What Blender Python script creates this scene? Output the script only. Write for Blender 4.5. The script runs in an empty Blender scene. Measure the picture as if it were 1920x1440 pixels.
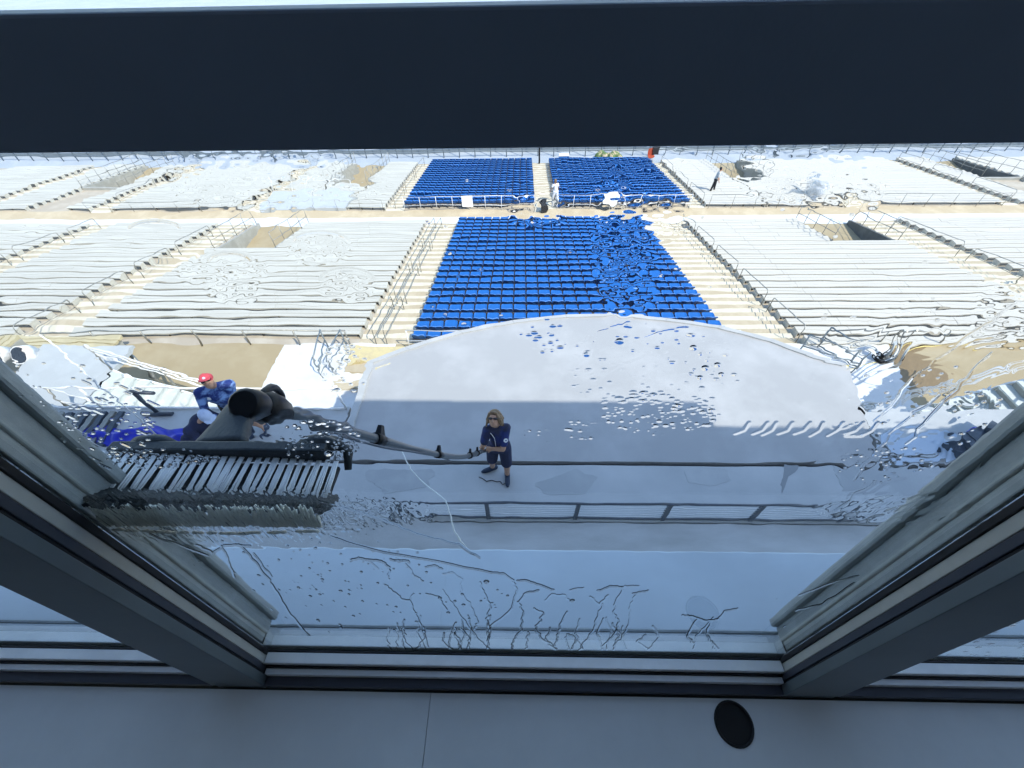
import bpy, math, random
import numpy as np
from mathutils import Vector, Matrix
random.seed(7); RNG = np.random.default_rng(11)
R = math.radians
scene = bpy.context.scene
COL = scene.collection

# ------------------------------------------------------------------ camera, sky, sun, exposure
F_PX, CX, CY = 800.0, 960.0, 720.0            # focal length in pixels of the 1920x1440 photograph
PITCH, ROLL, YAW, CAM_H = R(49.64), R(1.4), R(2.0), 6.3
_fw = np.array([0, math.cos(PITCH), -math.sin(PITCH)]); _rt = np.array([1.0, 0, 0]); _up = np.array([0, math.sin(PITCH), math.cos(PITCH)])
_rt, _up = math.cos(ROLL)*_rt - math.sin(ROLL)*_up, math.sin(ROLL)*_rt + math.cos(ROLL)*_up
_rz = np.array([[math.cos(YAW), -math.sin(YAW), 0], [math.sin(YAW), math.cos(YAW), 0], [0, 0, 1]])
RT, UP, FW = _rz@_rt, _rz@_up, _rz@_fw
CAM = np.array([0, 0, CAM_H])
cd = bpy.data.cameras.new('camera'); cam = bpy.data.objects.new('camera', cd); COL.objects.link(cam)
cam.matrix_world = Matrix(((RT[0], UP[0], -FW[0], CAM[0]), (RT[1], UP[1], -FW[1], CAM[1]), (RT[2], UP[2], -FW[2], CAM[2]), (0, 0, 0, 1)))
cd.sensor_fit = 'HORIZONTAL'; cd.sensor_width = 36.0; cd.lens = 36.0*F_PX/1920.0
cd.clip_start = 0.02; cd.clip_end = 3000
scene.camera = cam

SUN_TO = Vector((0.48, -0.45, 0.752)).normalized()
world = bpy.data.worlds.new('World'); scene.world = world; world.use_nodes = True
wn = world.node_tree; bg = wn.nodes['Background']
sky = wn.nodes.new('ShaderNodeTexSky'); sky.sky_type = 'NISHITA'; sky.sun_disc = False
sky.sun_elevation = math.asin(SUN_TO.z); sky.sun_rotation = math.atan2(SUN_TO.x, SUN_TO.y)
sky.air_density = 1.0; sky.dust_density = 0.5; sky.ozone_density = 1.5
wn.links.new(sky.outputs[0], bg.inputs[0]); bg.inputs[1].default_value = 0.15
sd = bpy.data.lights.new('sun', 'SUN'); sd.energy = 2.1; sd.angle = R(0.5); sd.color = (1.0, 0.96, 0.89)
sun = bpy.data.objects.new('sun', sd); COL.objects.link(sun)
sun.rotation_euler = (-SUN_TO).to_track_quat('-Z', 'Y').to_euler()
scene.view_settings.view_transform = 'Standard'; scene.view_settings.look = 'None'
scene.view_settings.exposure = 1.38; scene.view_settings.gamma = 1.0
cy = scene.cycles
cy.use_denoising = True; cy.max_bounces = 14; cy.diffuse_bounces = 4; cy.glossy_bounces = 4
cy.transmission_bounces = 10; cy.transparent_max_bounces = 8
cy.caustics_refractive = True; cy.caustics_reflective = False; cy.blur_glossy = 0.5
cy.sample_clamp_indirect = 6.0

# ------------------------------------------------------------------ pixel <-> world helpers (world measurements from the photograph)
def ray(px, py): return FW*F_PX + RT*(px-CX) + UP*(CY-py)
def onz(px, py, z=0.0):
    d = ray(px, py); return CAM + d*((z-CAM_H)/d[2])
def onplane(px, py, p0, n):
    d = ray(px, py); return CAM + d*(((np.asarray(p0, float)-CAM)@np.asarray(n, float))/(d@np.asarray(n, float)))
def ony(px, py, y): return onplane(px, py, (0, y, 0), (0, 1, 0))

# ------------------------------------------------------------------ materials
def material(name, color, rough=0.6, metal=0.0, var=0.0, scale=3.0, bump=0.0, bscale=40.0, color2=None, fac=(0.45, 0.65), stretch=(1, 1, 1), spec=0.5, coat=0.0):
    m = bpy.data.materials.new(name); m.use_nodes = True
    nt = m.node_tree; b = nt.nodes['Principled BSDF']
    b.inputs['Base Color'].default_value = (*color, 1); b.inputs['Roughness'].default_value = rough
    b.inputs['Metallic'].default_value = metal; b.inputs['Specular IOR Level'].default_value = spec
    b.inputs['Coat Weight'].default_value = coat
    tc = nt.nodes.new('ShaderNodeTexCoord'); mp = nt.nodes.new('ShaderNodeMapping'); mp.inputs['Scale'].default_value = stretch
    nt.links.new(tc.outputs['Object'], mp.inputs[0])
    if var or color2:
        n = nt.nodes.new('ShaderNodeTexNoise'); n.inputs['Scale'].default_value = scale; n.inputs['Detail'].default_value = 7; n.inputs['Roughness'].default_value = 0.62
        nt.links.new(mp.outputs[0], n.inputs[0])
        rmp = nt.nodes.new('ShaderNodeValToRGB')
        c2 = color2 if color2 else tuple(min(1, c*(1+var)) for c in color)
        c1 = color if color2 else tuple(c*(1-var) for c in color)
        rmp.color_ramp.elements[0].position, rmp.color_ramp.elements[1].position = fac
        rmp.color_ramp.elements[0].color = (*c1, 1); rmp.color_ramp.elements[1].color = (*c2, 1)
        nt.links.new(n.outputs['Fac'], rmp.inputs[0]); nt.links.new(rmp.outputs[0], b.inputs['Base Color'])
    if bump:
        n2 = nt.nodes.new('ShaderNodeTexNoise'); n2.inputs['Scale'].default_value = bscale; n2.inputs['Detail'].default_value = 5
        nt.links.new(mp.outputs[0], n2.inputs[0])
        bp = nt.nodes.new('ShaderNodeBump'); bp.inputs['Strength'].default_value = bump; bp.inputs['Distance'].default_value = 0.01
        nt.links.new(n2.outputs['Fac'], bp.inputs['Height']); nt.links.new(bp.outputs[0], b.inputs['Normal'])
    return m
M = dict(
    deck=material('painted_deck', (0.425, 0.42, 0.415), 0.5, var=0.08, scale=0.9, bump=0.1, bscale=18),
    deck_rim=material('deck_rim', (0.46, 0.46, 0.45), 0.55, var=0.06, scale=2),
    walk=material('wet_concrete', (0.42, 0.43, 0.43), 0.35, color2=(0.53, 0.535, 0.53), scale=0.9, fac=(0.35, 0.7), bump=0.15, bscale=25),
    walk_near=material('stained_concrete', (0.40, 0.395, 0.375), 0.4, color2=(0.56, 0.555, 0.54), scale=0.7, fac=(0.35, 0.62), stretch=(1, 3, 1), bump=0.2, bscale=30),
    ledge=material('wet_roof_metal', (0.56, 0.63, 0.68), 0.3, var=0.12, scale=0.8, fac=(0.3, 0.7), stretch=(1, 2, 1)),
    tan=material('tan_concrete', (0.36, 0.285, 0.17), 0.85, color2=(0.42, 0.345, 0.22), scale=0.6, bump=0.2, bscale=20),
    wet=material('wet_tan_concrete', (0.235, 0.165, 0.085), 0.6, var=0.08, scale=2),
    cream=material('cream_concrete', (0.50, 0.40, 0.26), 0.85, color2=(0.58, 0.475, 0.32), scale=1.1, bump=0.1, bscale=25),
    aisle=material('aisle_concrete', (0.46, 0.38, 0.26), 0.85, color2=(0.54, 0.46, 0.33), scale=1.5, bump=0.1, bscale=25),
    aisle_white=material('aisle_step_paint', (0.62, 0.56, 0.43), 0.7, color2=(0.70, 0.645, 0.52), scale=3),
    white=material('white_paint', (0.66, 0.665, 0.66), 0.7, color2=(0.58, 0.58, 0.565), scale=1.7, fac=(0.5, 0.75)),
    pit_shaded=material('shaded_pit_wall', (0.10, 0.105, 0.105), 0.8, color2=(0.15, 0.155, 0.15), scale=1.5), pit=material('pit_concrete', (0.33, 0.32, 0.28), 0.85, color2=(0.40, 0.39, 0.35), scale=2, bump=0.2),  # darker copy of the pit concrete; wall shade put into its colour
    terrace=material('terrace_concrete', (0.42, 0.36, 0.28), 0.85, color2=(0.52, 0.46, 0.37), scale=0.8, bump=0.15, bscale=25),
    alu=material('bench_aluminium', (0.46, 0.44, 0.38), 0.75, color2=(0.55, 0.53, 0.465), scale=0.55, fac=(0.35, 0.65), stretch=(0.5, 6, 1)),
    alu_sun_sheen=material('bench_aluminium_sun_sheen', (0.52, 0.485, 0.42), 0.7, color2=(0.58, 0.545, 0.475), scale=0.55, fac=(0.35, 0.65), stretch=(0.5, 6, 1)),  # paler copy of the bench aluminium; sun sheen put into its colour
    dark=material('dark_bracket', (0.08, 0.072, 0.06), 0.7),
    blue=material('seat_blue', (0.012, 0.125, 0.42), 0.42, var=0.10, scale=1.5), seat_rim=material('seat_rim', (0.10, 0.26, 0.60), 0.4),
    seatpost=material('seat_steel', (0.10, 0.10, 0.11), 0.5, metal=0.5),
    rail=material('galvanised_rail', (0.33, 0.32, 0.29), 0.45, metal=0.6, var=0.15, scale=8),
    rail_light=material('white_painted_rail', (0.78, 0.78, 0.78), 0.45, var=0.05, scale=6),
    rail_dark=material('dark_rail', (0.05, 0.065, 0.09), 0.45, var=0.2, scale=9),
    field=material('pale_ground', (0.40, 0.445, 0.49), 0.9, color2=(0.45, 0.49, 0.53), scale=0.2),
    front=material('front_concrete', (0.36, 0.395, 0.43), 0.85, color2=(0.42, 0.45, 0.48), scale=0.5),
    frame_int=material('window_frame_slate', (0.13, 0.155, 0.17), 0.42, var=0.06, scale=5, bump=0.03, bscale=300),
    frame_hdr=material('window_transom_slate', (0.20, 0.255, 0.34), 0.55, var=0.03, scale=5, bump=0.03, bscale=300),
    frame_navy=material('window_groove', (0.05, 0.055, 0.075), 0.5),
    frame_beige=material('window_bead', (0.52, 0.52, 0.49), 0.45, var=0.05, scale=9),
    frame_white=material('window_sill_metal', (0.92, 0.93, 0.95), 0.35, metal=0.1, var=0.05, scale=9),
    frame_ext=material('window_outer_cap', (0.34, 0.37, 0.37), 0.4, metal=0.2, var=0.10, scale=12, bump=0.1, bscale=60),
    sill_ext=material('outer_sill', (0.86, 0.88, 0.88), 0.6, color2=(0.94, 0.95, 0.95), scale=9, bump=0.1, bscale=80),
    gasket=material('rubber_gasket', (0.012, 0.012, 0.016), 0.6),
    grime=material('gap_grime', (0.03, 0.035, 0.035), 0.9, color2=(0.075, 0.06, 0.03), scale=14, fac=(0.55, 0.7), stretch=(1, 4, 4)),
    counter=material('counter_laminate', (0.80, 0.83, 0.85), 0.45, var=0.04, scale=2.2, bump=0.04, bscale=420),
    hole=material('black_plastic', (0.008, 0.008, 0.01), 0.55),
    carpet=material('dark_interior', (0.11, 0.115, 0.13), 0.9), room=material('room_wall', (0.80, 0.81, 0.82), 0.8),
    shell=material('building_shell', (0.45, 0.46, 0.47), 0.7, var=0.05),
    skin=material('skin', (0.50, 0.28, 0.18), 0.5, var=0.06, scale=20),
    hair=material('wavy_hair', (0.13, 0.075, 0.035), 0.5, color2=(0.30, 0.185, 0.09), scale=40, stretch=(1, 1, 0.25), bump=0.6, bscale=60),
    navy=material('navy_cloth', (0.012, 0.016, 0.05), 0.8, color2=(0.02, 0.028, 0.085), scale=6, bump=0.25, bscale=14),
    royal=material('royal_cloth', (0.012, 0.025, 0.13), 0.75, color2=(0.018, 0.02, 0.05), scale=5, fac=(0.45, 0.58), bump=0.3, bscale=14),
    camo=material('patterned_jersey', (0.010, 0.030, 0.17), 0.75, color2=(0.22, 0.36, 0.66), scale=6.5, fac=(0.44, 0.56), stretch=(1, 0.5, 1.4), bump=0.25, bscale=14),
    red=material('red_cap', (0.60, 0.07, 0.09), 0.7), capblue=material('pale_blue_cap', (0.52, 0.60, 0.78), 0.75, var=0.05, scale=12),
    white_cloth=material('white_cloth', (0.78, 0.78, 0.78), 0.8), black_cloth=material('black_cloth', (0.02, 0.02, 0.022), 0.8),
    shoe=material('shoe', (0.02, 0.035, 0.07), 0.7), sock=material('sock', (0.03, 0.035, 0.05), 0.8),
    lens=material('dark_lens', (0.012, 0.008, 0.01), 0.12, spec=0.8),
    tarp=material('blue_tarp', (0.008, 0.018, 0.46), 0.4, var=0.15, scale=4, bump=0.5, bscale=6),
    bracket=material('brush_plastic', (0.018, 0.025, 0.030), 0.5, color2=(0.045, 0.052, 0.052), scale=14, fac=(0.55, 0.8), bump=0.2, bscale=70, stretch=(3, 1, 0.6)),
    black=material('gloss_black', (0.003, 0.003, 0.004), 0.42, spec=0.2),
    pole=material('pole_carbon', (0.10, 0.115, 0.13), 0.35, metal=0.3, var=0.08, scale=10),
    tuft=material('bristle_grey', (0.93, 0.91, 0.87), 0.8, color2=(0.97, 0.95, 0.92), scale=20, bump=0.2, bscale=160, stretch=(6, 0.4, 0.4)),
    tuft_dark=material('bristle_dark', (0.006, 0.011, 0.013), 0.6, color2=(0.018, 0.028, 0.03), scale=30, bump=0.8, bscale=120, stretch=(5, 0.5, 0.5)),
    tuft_wet=material('bristle_wet', (0.86, 0.83, 0.70), 0.5, color2=(0.96, 0.94, 0.82), scale=26, fac=(0.4, 0.65), bump=0.2, bscale=130, stretch=(5, 0.5, 0.4)),
    foam=material('foam', (0.95, 0.95, 0.88), 0.4, bump=0.5, bscale=120),
    rope=material('pale_rope', (0.75, 0.76, 0.72), 0.8), yellow=material('yellow_hose', (0.70, 0.58, 0.22), 0.6),
    yellow_paint=material('yellow_step_paint', (0.60, 0.50, 0.27), 0.8, color2=(0.52, 0.43, 0.26), scale=5),
    panel=material('pale_blue_sheet', (0.50, 0.58, 0.68), 0.3, var=0.04, scale=1),
    ribbed=material('ribbed_deck', (0.52, 0.45, 0.28), 0.8, var=0.08, scale=2), grey=material('grey_platform', (0.46, 0.48, 0.48), 0.8, var=0.04, scale=2),
    step=material('stair_tread', (0.62, 0.65, 0.62), 0.6, var=0.08, scale=5), orange=material('orange_plastic', (0.40, 0.07, 0.03), 0.6),
    green=material('green_cloth', (0.10, 0.16, 0.05), 0.8, color2=(0.5, 0.38, 0.25), scale=3, fac=(0.5, 0.6)), paper=material('white_sheet', (0.86, 0.86, 0.84), 0.8),
    puddle_wet=material('puddle_wet', (0.27, 0.28, 0.285), 0.2), puddle_pale=material('puddle_pale', (0.40, 0.41, 0.41), 0.25, color2=(0.48, 0.485, 0.48), scale=1.2),
    fence=material('fence_grey', (0.20, 0.23, 0.25), 0.5, metal=0.3),
)
def glass_material():
    m = bpy.data.materials.new('wet_glass'); m.use_nodes = True; nt = m.node_tree
    nt.nodes.clear(); o = nt.nodes.new('ShaderNodeOutputMaterial'); g = nt.nodes.new('ShaderNodeBsdfGlass')
    g.inputs['IOR'].default_value = 1.40; g.inputs['Roughness'].default_value = 0.0; g.inputs['Color'].default_value = (0.968, 0.986, 0.975, 1)
    nt.links.new(g.outputs[0], o.inputs['Surface']); return m
M['glass'] = glass_material()

# ------------------------------------------------------------------ mesh builder
class MB:
    def __init__(s): s.v, s.f, s.mi, s.sm, s.mats = [], [], [], [], []
    def _m(s, mat):
        if mat not in s.mats: s.mats.append(mat)
        return s.mats.index(mat)
    def add(s, vs, fs, mat, smooth=False):
        k = len(s.v); s.v += [tuple(map(float, p)) for p in vs]; i = s._m(mat)
        for f in fs: s.f.append(tuple(k+a for a in f)); s.mi.append(i); s.sm.append(smooth)
        return s
    def box(s, x0, x1, y0, y1, z0, z1, mat):
        v = [(x0,y0,z0),(x1,y0,z0),(x1,y1,z0),(x0,y1,z0),(x0,y0,z1),(x1,y0,z1),(x1,y1,z1),(x0,y1,z1)]
        return s.add(v, [(0,3,2,1),(4,5,6,7),(0,1,5,4),(1,2,6,5),(2,3,7,6),(3,0,4,7)], mat)
    def obox(s, c, ax, ay, az, mat, top=(1, 1)):   # oriented box: centre and three half-axis vectors; top scales the +az end
        c, ax, ay, az = (np.asarray(a, float) for a in (c, ax, ay, az)); tx, ty = top
        v = [c-ax-ay-az, c+ax-ay-az, c+ax+ay-az, c-ax+ay-az, c-ax*tx-ay*ty+az, c+ax*tx-ay*ty+az, c+ax*tx+ay*ty+az, c-ax*tx+ay*ty+az]
        f = [(0,3,2,1),(4,5,6,7),(0,1,5,4),(1,2,6,5),(2,3,7,6),(3,0,4,7)]
        if np.dot(np.cross(ax, ay), az) < 0: f = [t[::-1] for t in f]
        return s.add(v, f, mat)
    def tube(s, pts, r, mat, seg=8, caps=True):
        pts = [np.asarray(p, float) for p in pts]; rs = r if hasattr(r, '__len__') else [r]*len(pts)
        vs, fs = [], []; n = len(pts)
        t0 = pts[1]-pts[0]; a = np.array([0, 0, 1.0]) if abs(t0[2]) < 0.9*np.linalg.norm(t0) else np.array([1.0, 0, 0])
        for i, p in enumerate(pts):
            t = (pts[min(i+1, n-1)]-pts[max(i-1, 0)]); t = t/(np.linalg.norm(t)+1e-12)
            u = a - t*(a@t); u /= np.linalg.norm(u); w = np.cross(t, u); a = u
            for k in range(seg):
                th = 2*math.pi*k/seg; vs.append(p + rs[i]*(math.cos(th)*u + math.sin(th)*w))
        for i in range(n-1):
            for k in range(seg):
                k2 = (k+1) % seg; fs.append((i*seg+k, i*seg+k2, (i+1)*seg+k2, (i+1)*seg+k))
        s.add(vs, fs, mat, True)
        if caps:
            b = len(s.v)-len(vs); i = s._m(mat)
            s.f.append(tuple(b+k for k in range(seg))[::-1]); s.mi.append(i); s.sm.append(False)
            s.f.append(tuple(b+(n-1)*seg+k for k in range(seg))); s.mi.append(i); s.sm.append(False)
        return s
    def ball(s, c, r, mat, axes=None, seg=14, rings=9):
        c = np.asarray(c, float); r = np.asarray(r if hasattr(r, '__len__') else (r, r, r), float); A = np.eye(3) if axes is None else np.asarray(axes, float)
        vs = [c + A.T@(r*np.array([0, 0, -1]))]
        for j in range(1, rings):
            ph = -math.pi/2 + math.pi*j/rings
            for k in range(seg):
                th = 2*math.pi*k/seg; vs.append(c + A.T@(r*np.array([math.cos(ph)*math.cos(th), math.cos(ph)*math.sin(th), math.sin(ph)])))
        vs.append(c + A.T@(r*np.array([0, 0, 1]))); fs = []
        for k in range(seg): fs.append((0, 1+(k+1) % seg, 1+k))
        for j in range(rings-2):
            for k in range(seg):
                a, b = 1+j*seg+k, 1+j*seg+(k+1) % seg; fs.append((a, b, b+seg, a+seg))
        l = len(vs)-1; o = 1+(rings-2)*seg
        for k in range(seg): fs.append((o+k, o+(k+1) % seg, l))
        return s.add(vs, fs, mat, True)
    def cap(s, p, q, r1, r2, mat, seg=12):          # tapered capsule
        p, q = np.asarray(p, float), np.asarray(q, float)
        s.tube([p, q], [r1, r2], mat, seg); s.ball(p, r1, mat, seg=seg, rings=7); s.ball(q, r2, mat, seg=seg, rings=7); return s
    def prism(s, poly, z0, z1, mat):                # poly anticlockwise from above
        n = len(poly); vs = [(x, y, z0) for x, y in poly] + [(x, y, z1) for x, y in poly]
        fs = [tuple(range(n))[::-1], tuple(range(n, 2*n))] + [(i, (i+1) % n, n+(i+1) % n, n+i) for i in range(n)]
        return s.add(vs, fs, mat)
    def extrude_x(s, prof, x0, x1, mat, smooth=False):            # prof: (y,z) closed loop
        n = len(prof); vs = [(x0, y, z) for y, z in prof] + [(x1, y, z) for y, z in prof]
        fs = [tuple(range(n)), tuple(range(n, 2*n))[::-1]] + [(i, n+i, n+(i+1) % n, (i+1) % n) for i in range(n)]
        return s.add(vs, fs, mat, smooth)
    def mesh(s, name):
        me = bpy.data.meshes.new(name); me.from_pydata(s.v, [], s.f)
        for m in s.mats: me.materials.append(M[m])
        me.polygons.foreach_set('material_index', s.mi); me.polygons.foreach_set('use_smooth', s.sm); me.update(); return me
    def build(s, name, parent=None, loc=None, bevel=0.0):
        o = bpy.data.objects.new(name, s.mesh(name)); COL.objects.link(o)
        if parent is not None: o.parent = parent
        if loc is not None: o.location = loc
        if bevel:
            b = o.modifiers.new('bevel', 'BEVEL'); b.width = bevel; b.segments = 2; b.limit_method = 'ANGLE'
        return o
def tag(o, label, cat, group=None):
    o['label'] = label; o['category'] = cat
    if group: o['group'] = group
    return o
def thing(name, label, cat, loc=(0, 0, 0), group=None):
    o = bpy.data.objects.new(name, None); o.empty_display_size = 0.2; COL.objects.link(o); o.location = loc
    return tag(o, label, cat, group)
def structure(o, kind='structure'): o['kind'] = kind; return o
def dup(root, loc, label, kids=True):
    r = root.copy(); COL.objects.link(r); r.location = loc; r['label'] = label
    for ch in root.children:
        c = ch.copy(); COL.objects.link(c); c.parent = r
    return r
def ordinal(n): return f"{n}{'th' if 10 <= n % 100 <= 20 else {1: 'st', 2: 'nd', 3: 'rd'}.get(n % 10, 'th')}"

# ------------------------------------------------------------------ SETTING: ground, grandstand tiers, walkways
structure(MB().add([(-1500, -1500, -12), (1500, -1500, -12), (1500, 1500, -12), (-1500, 1500, -12)], [(0, 1, 2, 3)], 'field').build('ground'))
Z_CON = -4.6
structure(MB().box(-60, 60, -1.0, 11.2, Z_CON-0.4, Z_CON, 'tan').build('concourse'))
# back (near) tier geometry
BT_P, BT_R, BT_N = 0.655, 0.1441, 22
BT_Y = lambda i: 10.94 + BT_P*i
BT_Z = lambda i: -4.72 - BT_R*i
PIT_ROWS_B = 15
Z_X = -7.90
# front (far) tier geometry
FT_P, FT_R, FT_N = 0.64, 0.1106, 19
FT_Y = lambda i: 27.42 + FT_P*i
FT_Z = lambda i: -7.95 - FT_R*i
FT_END = FT_Y(FT_N)
def tier(name, label, Yf, Zf, n, p, spans, pits, row0, zbot, y_end_floor):
    t = thing(name, label, 'grandstand')
    m = MB()
    for (x0, x1, r0, r1) in spans:
        for i in range(r0, r1): m.box(x0, x1, Yf(i), Yf(i+1), zbot, Zf(i), 'terrace')
    m.build('stepped_terrace', t)
    return t
xs_back = [-60, -16.9, -13.7, 17.1, 20.4, 60]
spans_b = [(-60, -16.9, 0, 22), (-16.9, -13.7, 0, 15), (-13.7, 17.1, 0, 22), (17.1, 20.4, 0, 16), (20.4, 60, 0, 22)]
near_tier = tier('near_grandstand_tier', 'stepped tan concrete tier carrying the nearer benches and the large blue seat block', BT_Y, BT_Z, BT_N, BT_P, spans_b, None, 0, -9.5, 0)
spans_f = [(-80, -34, 0, 19), (-34, -31.3, 0, 8), (-31.3, -14.7, 0, 19), (-14.7, -11.9, 0, 8), (-11.9, 16.2, 0, 19), (16.2, 18.9, 0, 10), (18.9, 34.6, 0, 19), (34.6, 37.4, 0, 9), (37.4, 80, 0, 19)]
far_tier = tier('far_grandstand_tier', 'lower concrete tier beyond the cross aisle under the far benches', FT_Y, FT_Z, FT_N, FT_P, spans_f, None, 0, -11.5, 0)
# cross aisle between the tiers, painted white along its near half
cross = MB(); ye = BT_Y(BT_N)
cross.box(-80, 80, ye, 26.45, Z_X-1.5, Z_X, 'white'); cross.box(-80, 80, 26.45, FT_Y(0), Z_X-1.5, Z_X-0.003, 'cream')
structure(cross.build('cross_aisle_path'))
structure(MB().box(-120, 120, FT_END, 47.0, -11.5, FT_Z(FT_N)-0.05, 'front').build('front_path'))
# vomitories: notch floors and side walls
def vomitory(x0, x1, Yf, Zf, r0, n, zfl, label, yend, dark='pit'):
    t = thing('vomitory', label, 'stairwell', group='entry pits cut into the tiers')
    MB().box(x0, x1, Yf(r0), yend, zfl-1.0, zfl, 'tan').build('pit_floor', t)
    for x in (x0, x1):
        m = MB(); s = 1 if x == x0 else -1
        prof = [(Yf(r0), zfl), (yend-0.05, zfl), (yend-0.05, Zf(n-1)+0.10), (Yf(r0), Zf(r0)+0.30)]
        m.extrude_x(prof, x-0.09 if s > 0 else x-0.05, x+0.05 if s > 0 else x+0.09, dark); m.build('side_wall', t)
    MB().box(x0-0.09, x1+0.09, Yf(r0)-0.10, Yf(r0)+0.06, zfl, Zf(r0)+0.30, 'pit').build('end_wall', t)
    return t
vomitory(-16.9, -13.7, BT_Y, BT_Z, 15, 22, Z_X-0.01, 'pale walled entry pit in the near tier left of the blue seats', ye)
vomitory(17.1, 20.4, BT_Y, BT_Z, 16, 22, Z_X-0.01, 'dark shaded entry pit in the near tier right of the blue seats', ye, 'pit_shaded')
vomitory(-34, -31.3, FT_Y, FT_Z, 8, 19, -10.1, 'tan entry pit at the far left of the far tier', FT_END)
vomitory(-14.7, -11.9, FT_Y, FT_Z, 8, 19, -10.1, 'entry pit in the far tier left of the far blue seats', FT_END)
vomitory(16.2, 18.9, FT_Y, FT_Z, 10, 19, -10.1, 'entry pit in the far tier right of the far blue seats', FT_END)
vomitory(34.6, 37.4, FT_Y, FT_Z, 9, 19, -10.1, 'dark entry pit in the far tier near the right edge', FT_END, 'pit_shaded')
# aisle stairs: a half step of pale paint on every row
def aisle(x0, x1, Yf, Zf, rise, p, rows, parent):
    m = MB()
    for i in rows:
        m.box(x0, x1, Yf(i)+0.004, Yf(i)+p*0.5, Zf(i)+0.002, Zf(i)+rise*0.55, 'aisle_white')
        m.box(x0, x1, Yf(i)+p*0.5, Yf(i+1)-0.002, Zf(i)+0.002, Zf(i)+0.012, 'aisle')
    m.build('aisle_steps', parent)
B_AISLES = [(-6.05, -4.05), (7.5, 10.05), (-19.4, -17.45), (20.9, 23.2), (-27.8, -26.0), (31.2, 33.2), (-40.2, -38.4)]
for a in B_AISLES: aisle(*a, BT_Y, BT_Z, BT_R, BT_P, range(0, 22), near_tier)
F_AISLES = [(0.85, 2.25, 'c'), (-9.2, -7.95, ''), (11.1, 12.1, ''), (-19.0, -17.9, ''), (31.4, 32.4, ''), (-29.6, -28.2, ''), (-38.6, -37.4, ''), (-47, -46, ''), (47, 48, '')]
for x0, x1, _ in F_AISLES: aisle(x0, x1, FT_Y, FT_Z, FT_R, FT_P, range(0, 19), far_tier)
aisle(21.3, 22.9, FT_Y, FT_Z, FT_R, FT_P, range(0, 3), far_tier)

# ------------------------------------------------------------------ BENCHES (one thing per row and section)
def bench_thing(x0, x1, y, z, label, group, parts, mat, k):
    d0, d1 = y+0.14, y+0.14+0.37; h = z+0.27
    pl = MB()
    # two planks with a slot; joint lines where lengths of plank meet
    joints = [x0] + ([x0+1.9+0.02*k] if mat == 'alu_sun_sheen' else []) + ([x0+(x1-x0)*(0.55+0.1*((k*37) % 10)/10.0)] if x1-x0 > 5 else []) + [x1]
    for a, b in zip(joints[:-1], joints[1:]):
        for e0, e1 in ((d0, d0+0.178), (d0+0.192, d1)):
            dz = RNG.uniform(-0.004, 0.004)
            pl.box(a+0.006, b-0.006, e0, e1, h-0.045+dz, h+dz, mat)
    for xe_ in (x0+0.004, x1-0.024): pl.box(xe_, xe_+0.02, d0+0.012, d1-0.012, z, h-0.05, mat)
    nb = 2 if x1-x0 < 2.5 else 4; br = MB()
    bxs = [x0+0.16 + (x1-x0-0.32)*q/(nb-1) for q in range(nb)]
    if not parts:
        for x in bxs: br.box(x-0.02, x+0.02, d0+0.12, d0+0.19, z, h-0.05, 'dark')
    if parts:
        t = thing('bleacher_bench', label, 'bench', group=group)
        pl.build('seat_plank', t)
        for x in bxs:
            o = bpy.data.objects.new('bracket', bracket_mesh()); COL.objects.link(o); o.parent = t; o.location = (x, d0, z)
    else:
        k0 = len(pl.v)
        pl.add(br.v, br.f, 'dark'); tag(pl.build('bleacher_bench'), label, 'bench', group)
_bm = []
def bracket_mesh():
    if not _bm: _bm.append(MB().add(MB().box(-0.02, 0.02, 0.12, 0.19, 0, 0.22, 'dark').v, MB().box(0, 1, 0, 1, 0, 1, 'dark').f, 'dark').mesh('bracket'))
    return _bm[0]
def section_b(x0, x1, rows, desc, mat, cut=None):
    for i in rows:
        a, b = x0, x1
        if cut and i >= cut[0]: a, b = cut[1], cut[2]
        bench_thing(a, b, BT_Y(i), BT_Z(i), f"aluminium bench in the {ordinal(i+1)} row down the near tier, {desc}", 'benches of the near tier', True, mat, i)
section_b(-17.35, -6.1, range(1, 22), 'between left stairs and blue seats', 'alu', (15, -13.6, -6.1))
section_b(-25.95, -19.45, range(0, 22), 'second block left of blue seats', 'alu')
section_b(-38.3, -27.85, range(4, 22), 'at the left edge', 'alu')
section_b(10.15, 20.8, range(0, 22), 'first block right of blue seats', 'alu_sun_sheen', (16, 10.15, 17.0))
section_b(23.25, 31.1, range(0, 22), 'second block right of blue seats', 'alu_sun_sheen')
section_b(33.3, 43.0, range(8, 22), 'at the right edge', 'alu_sun_sheen')
def section_f(x0, x1, rows, desc, mat):
    for i in rows:
        bench_thing(x0, x1, FT_Y(i), FT_Z(i), f"pale bench in the {ordinal(i+1)} row down the far tier, {desc}", 'benches of the far tier', False, mat, i)
section_f(-11.8, -9.25, range(0, 19), 'just left of blue seats', 'alu')
section_f(-17.85, -14.8, range(4, 19), 'between aisle and left pit', 'alu')
section_f(-28.1, -19.05, range(0, 19), 'third block left', 'alu')
section_f(-37.3, -34.1, range(0, 19), 'left of the far left pit', 'alu')
section_f(-46.0, -38.7, range(0, 19), 'at the far left edge', 'alu')
section_f(-31.2, -29.65, range(0, 19), 'right of the far left pit', 'alu')
section_f(12.15, 16.1, range(0, 19), 'just right of blue seats', 'alu_sun_sheen')
section_f(19.0, 31.3, range(3, 19), 'second block right', 'alu_sun_sheen')
section_f(23.0, 31.3, range(0, 3), 'second block right beyond short stair', 'alu_sun_sheen')
section_f(16.25, 21.2, range(0, 10), 'in front of right pit', 'alu_sun_sheen')
section_f(32.45, 34.5, range(0, 19), 'left of the far right pit', 'alu_sun_sheen')
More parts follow.
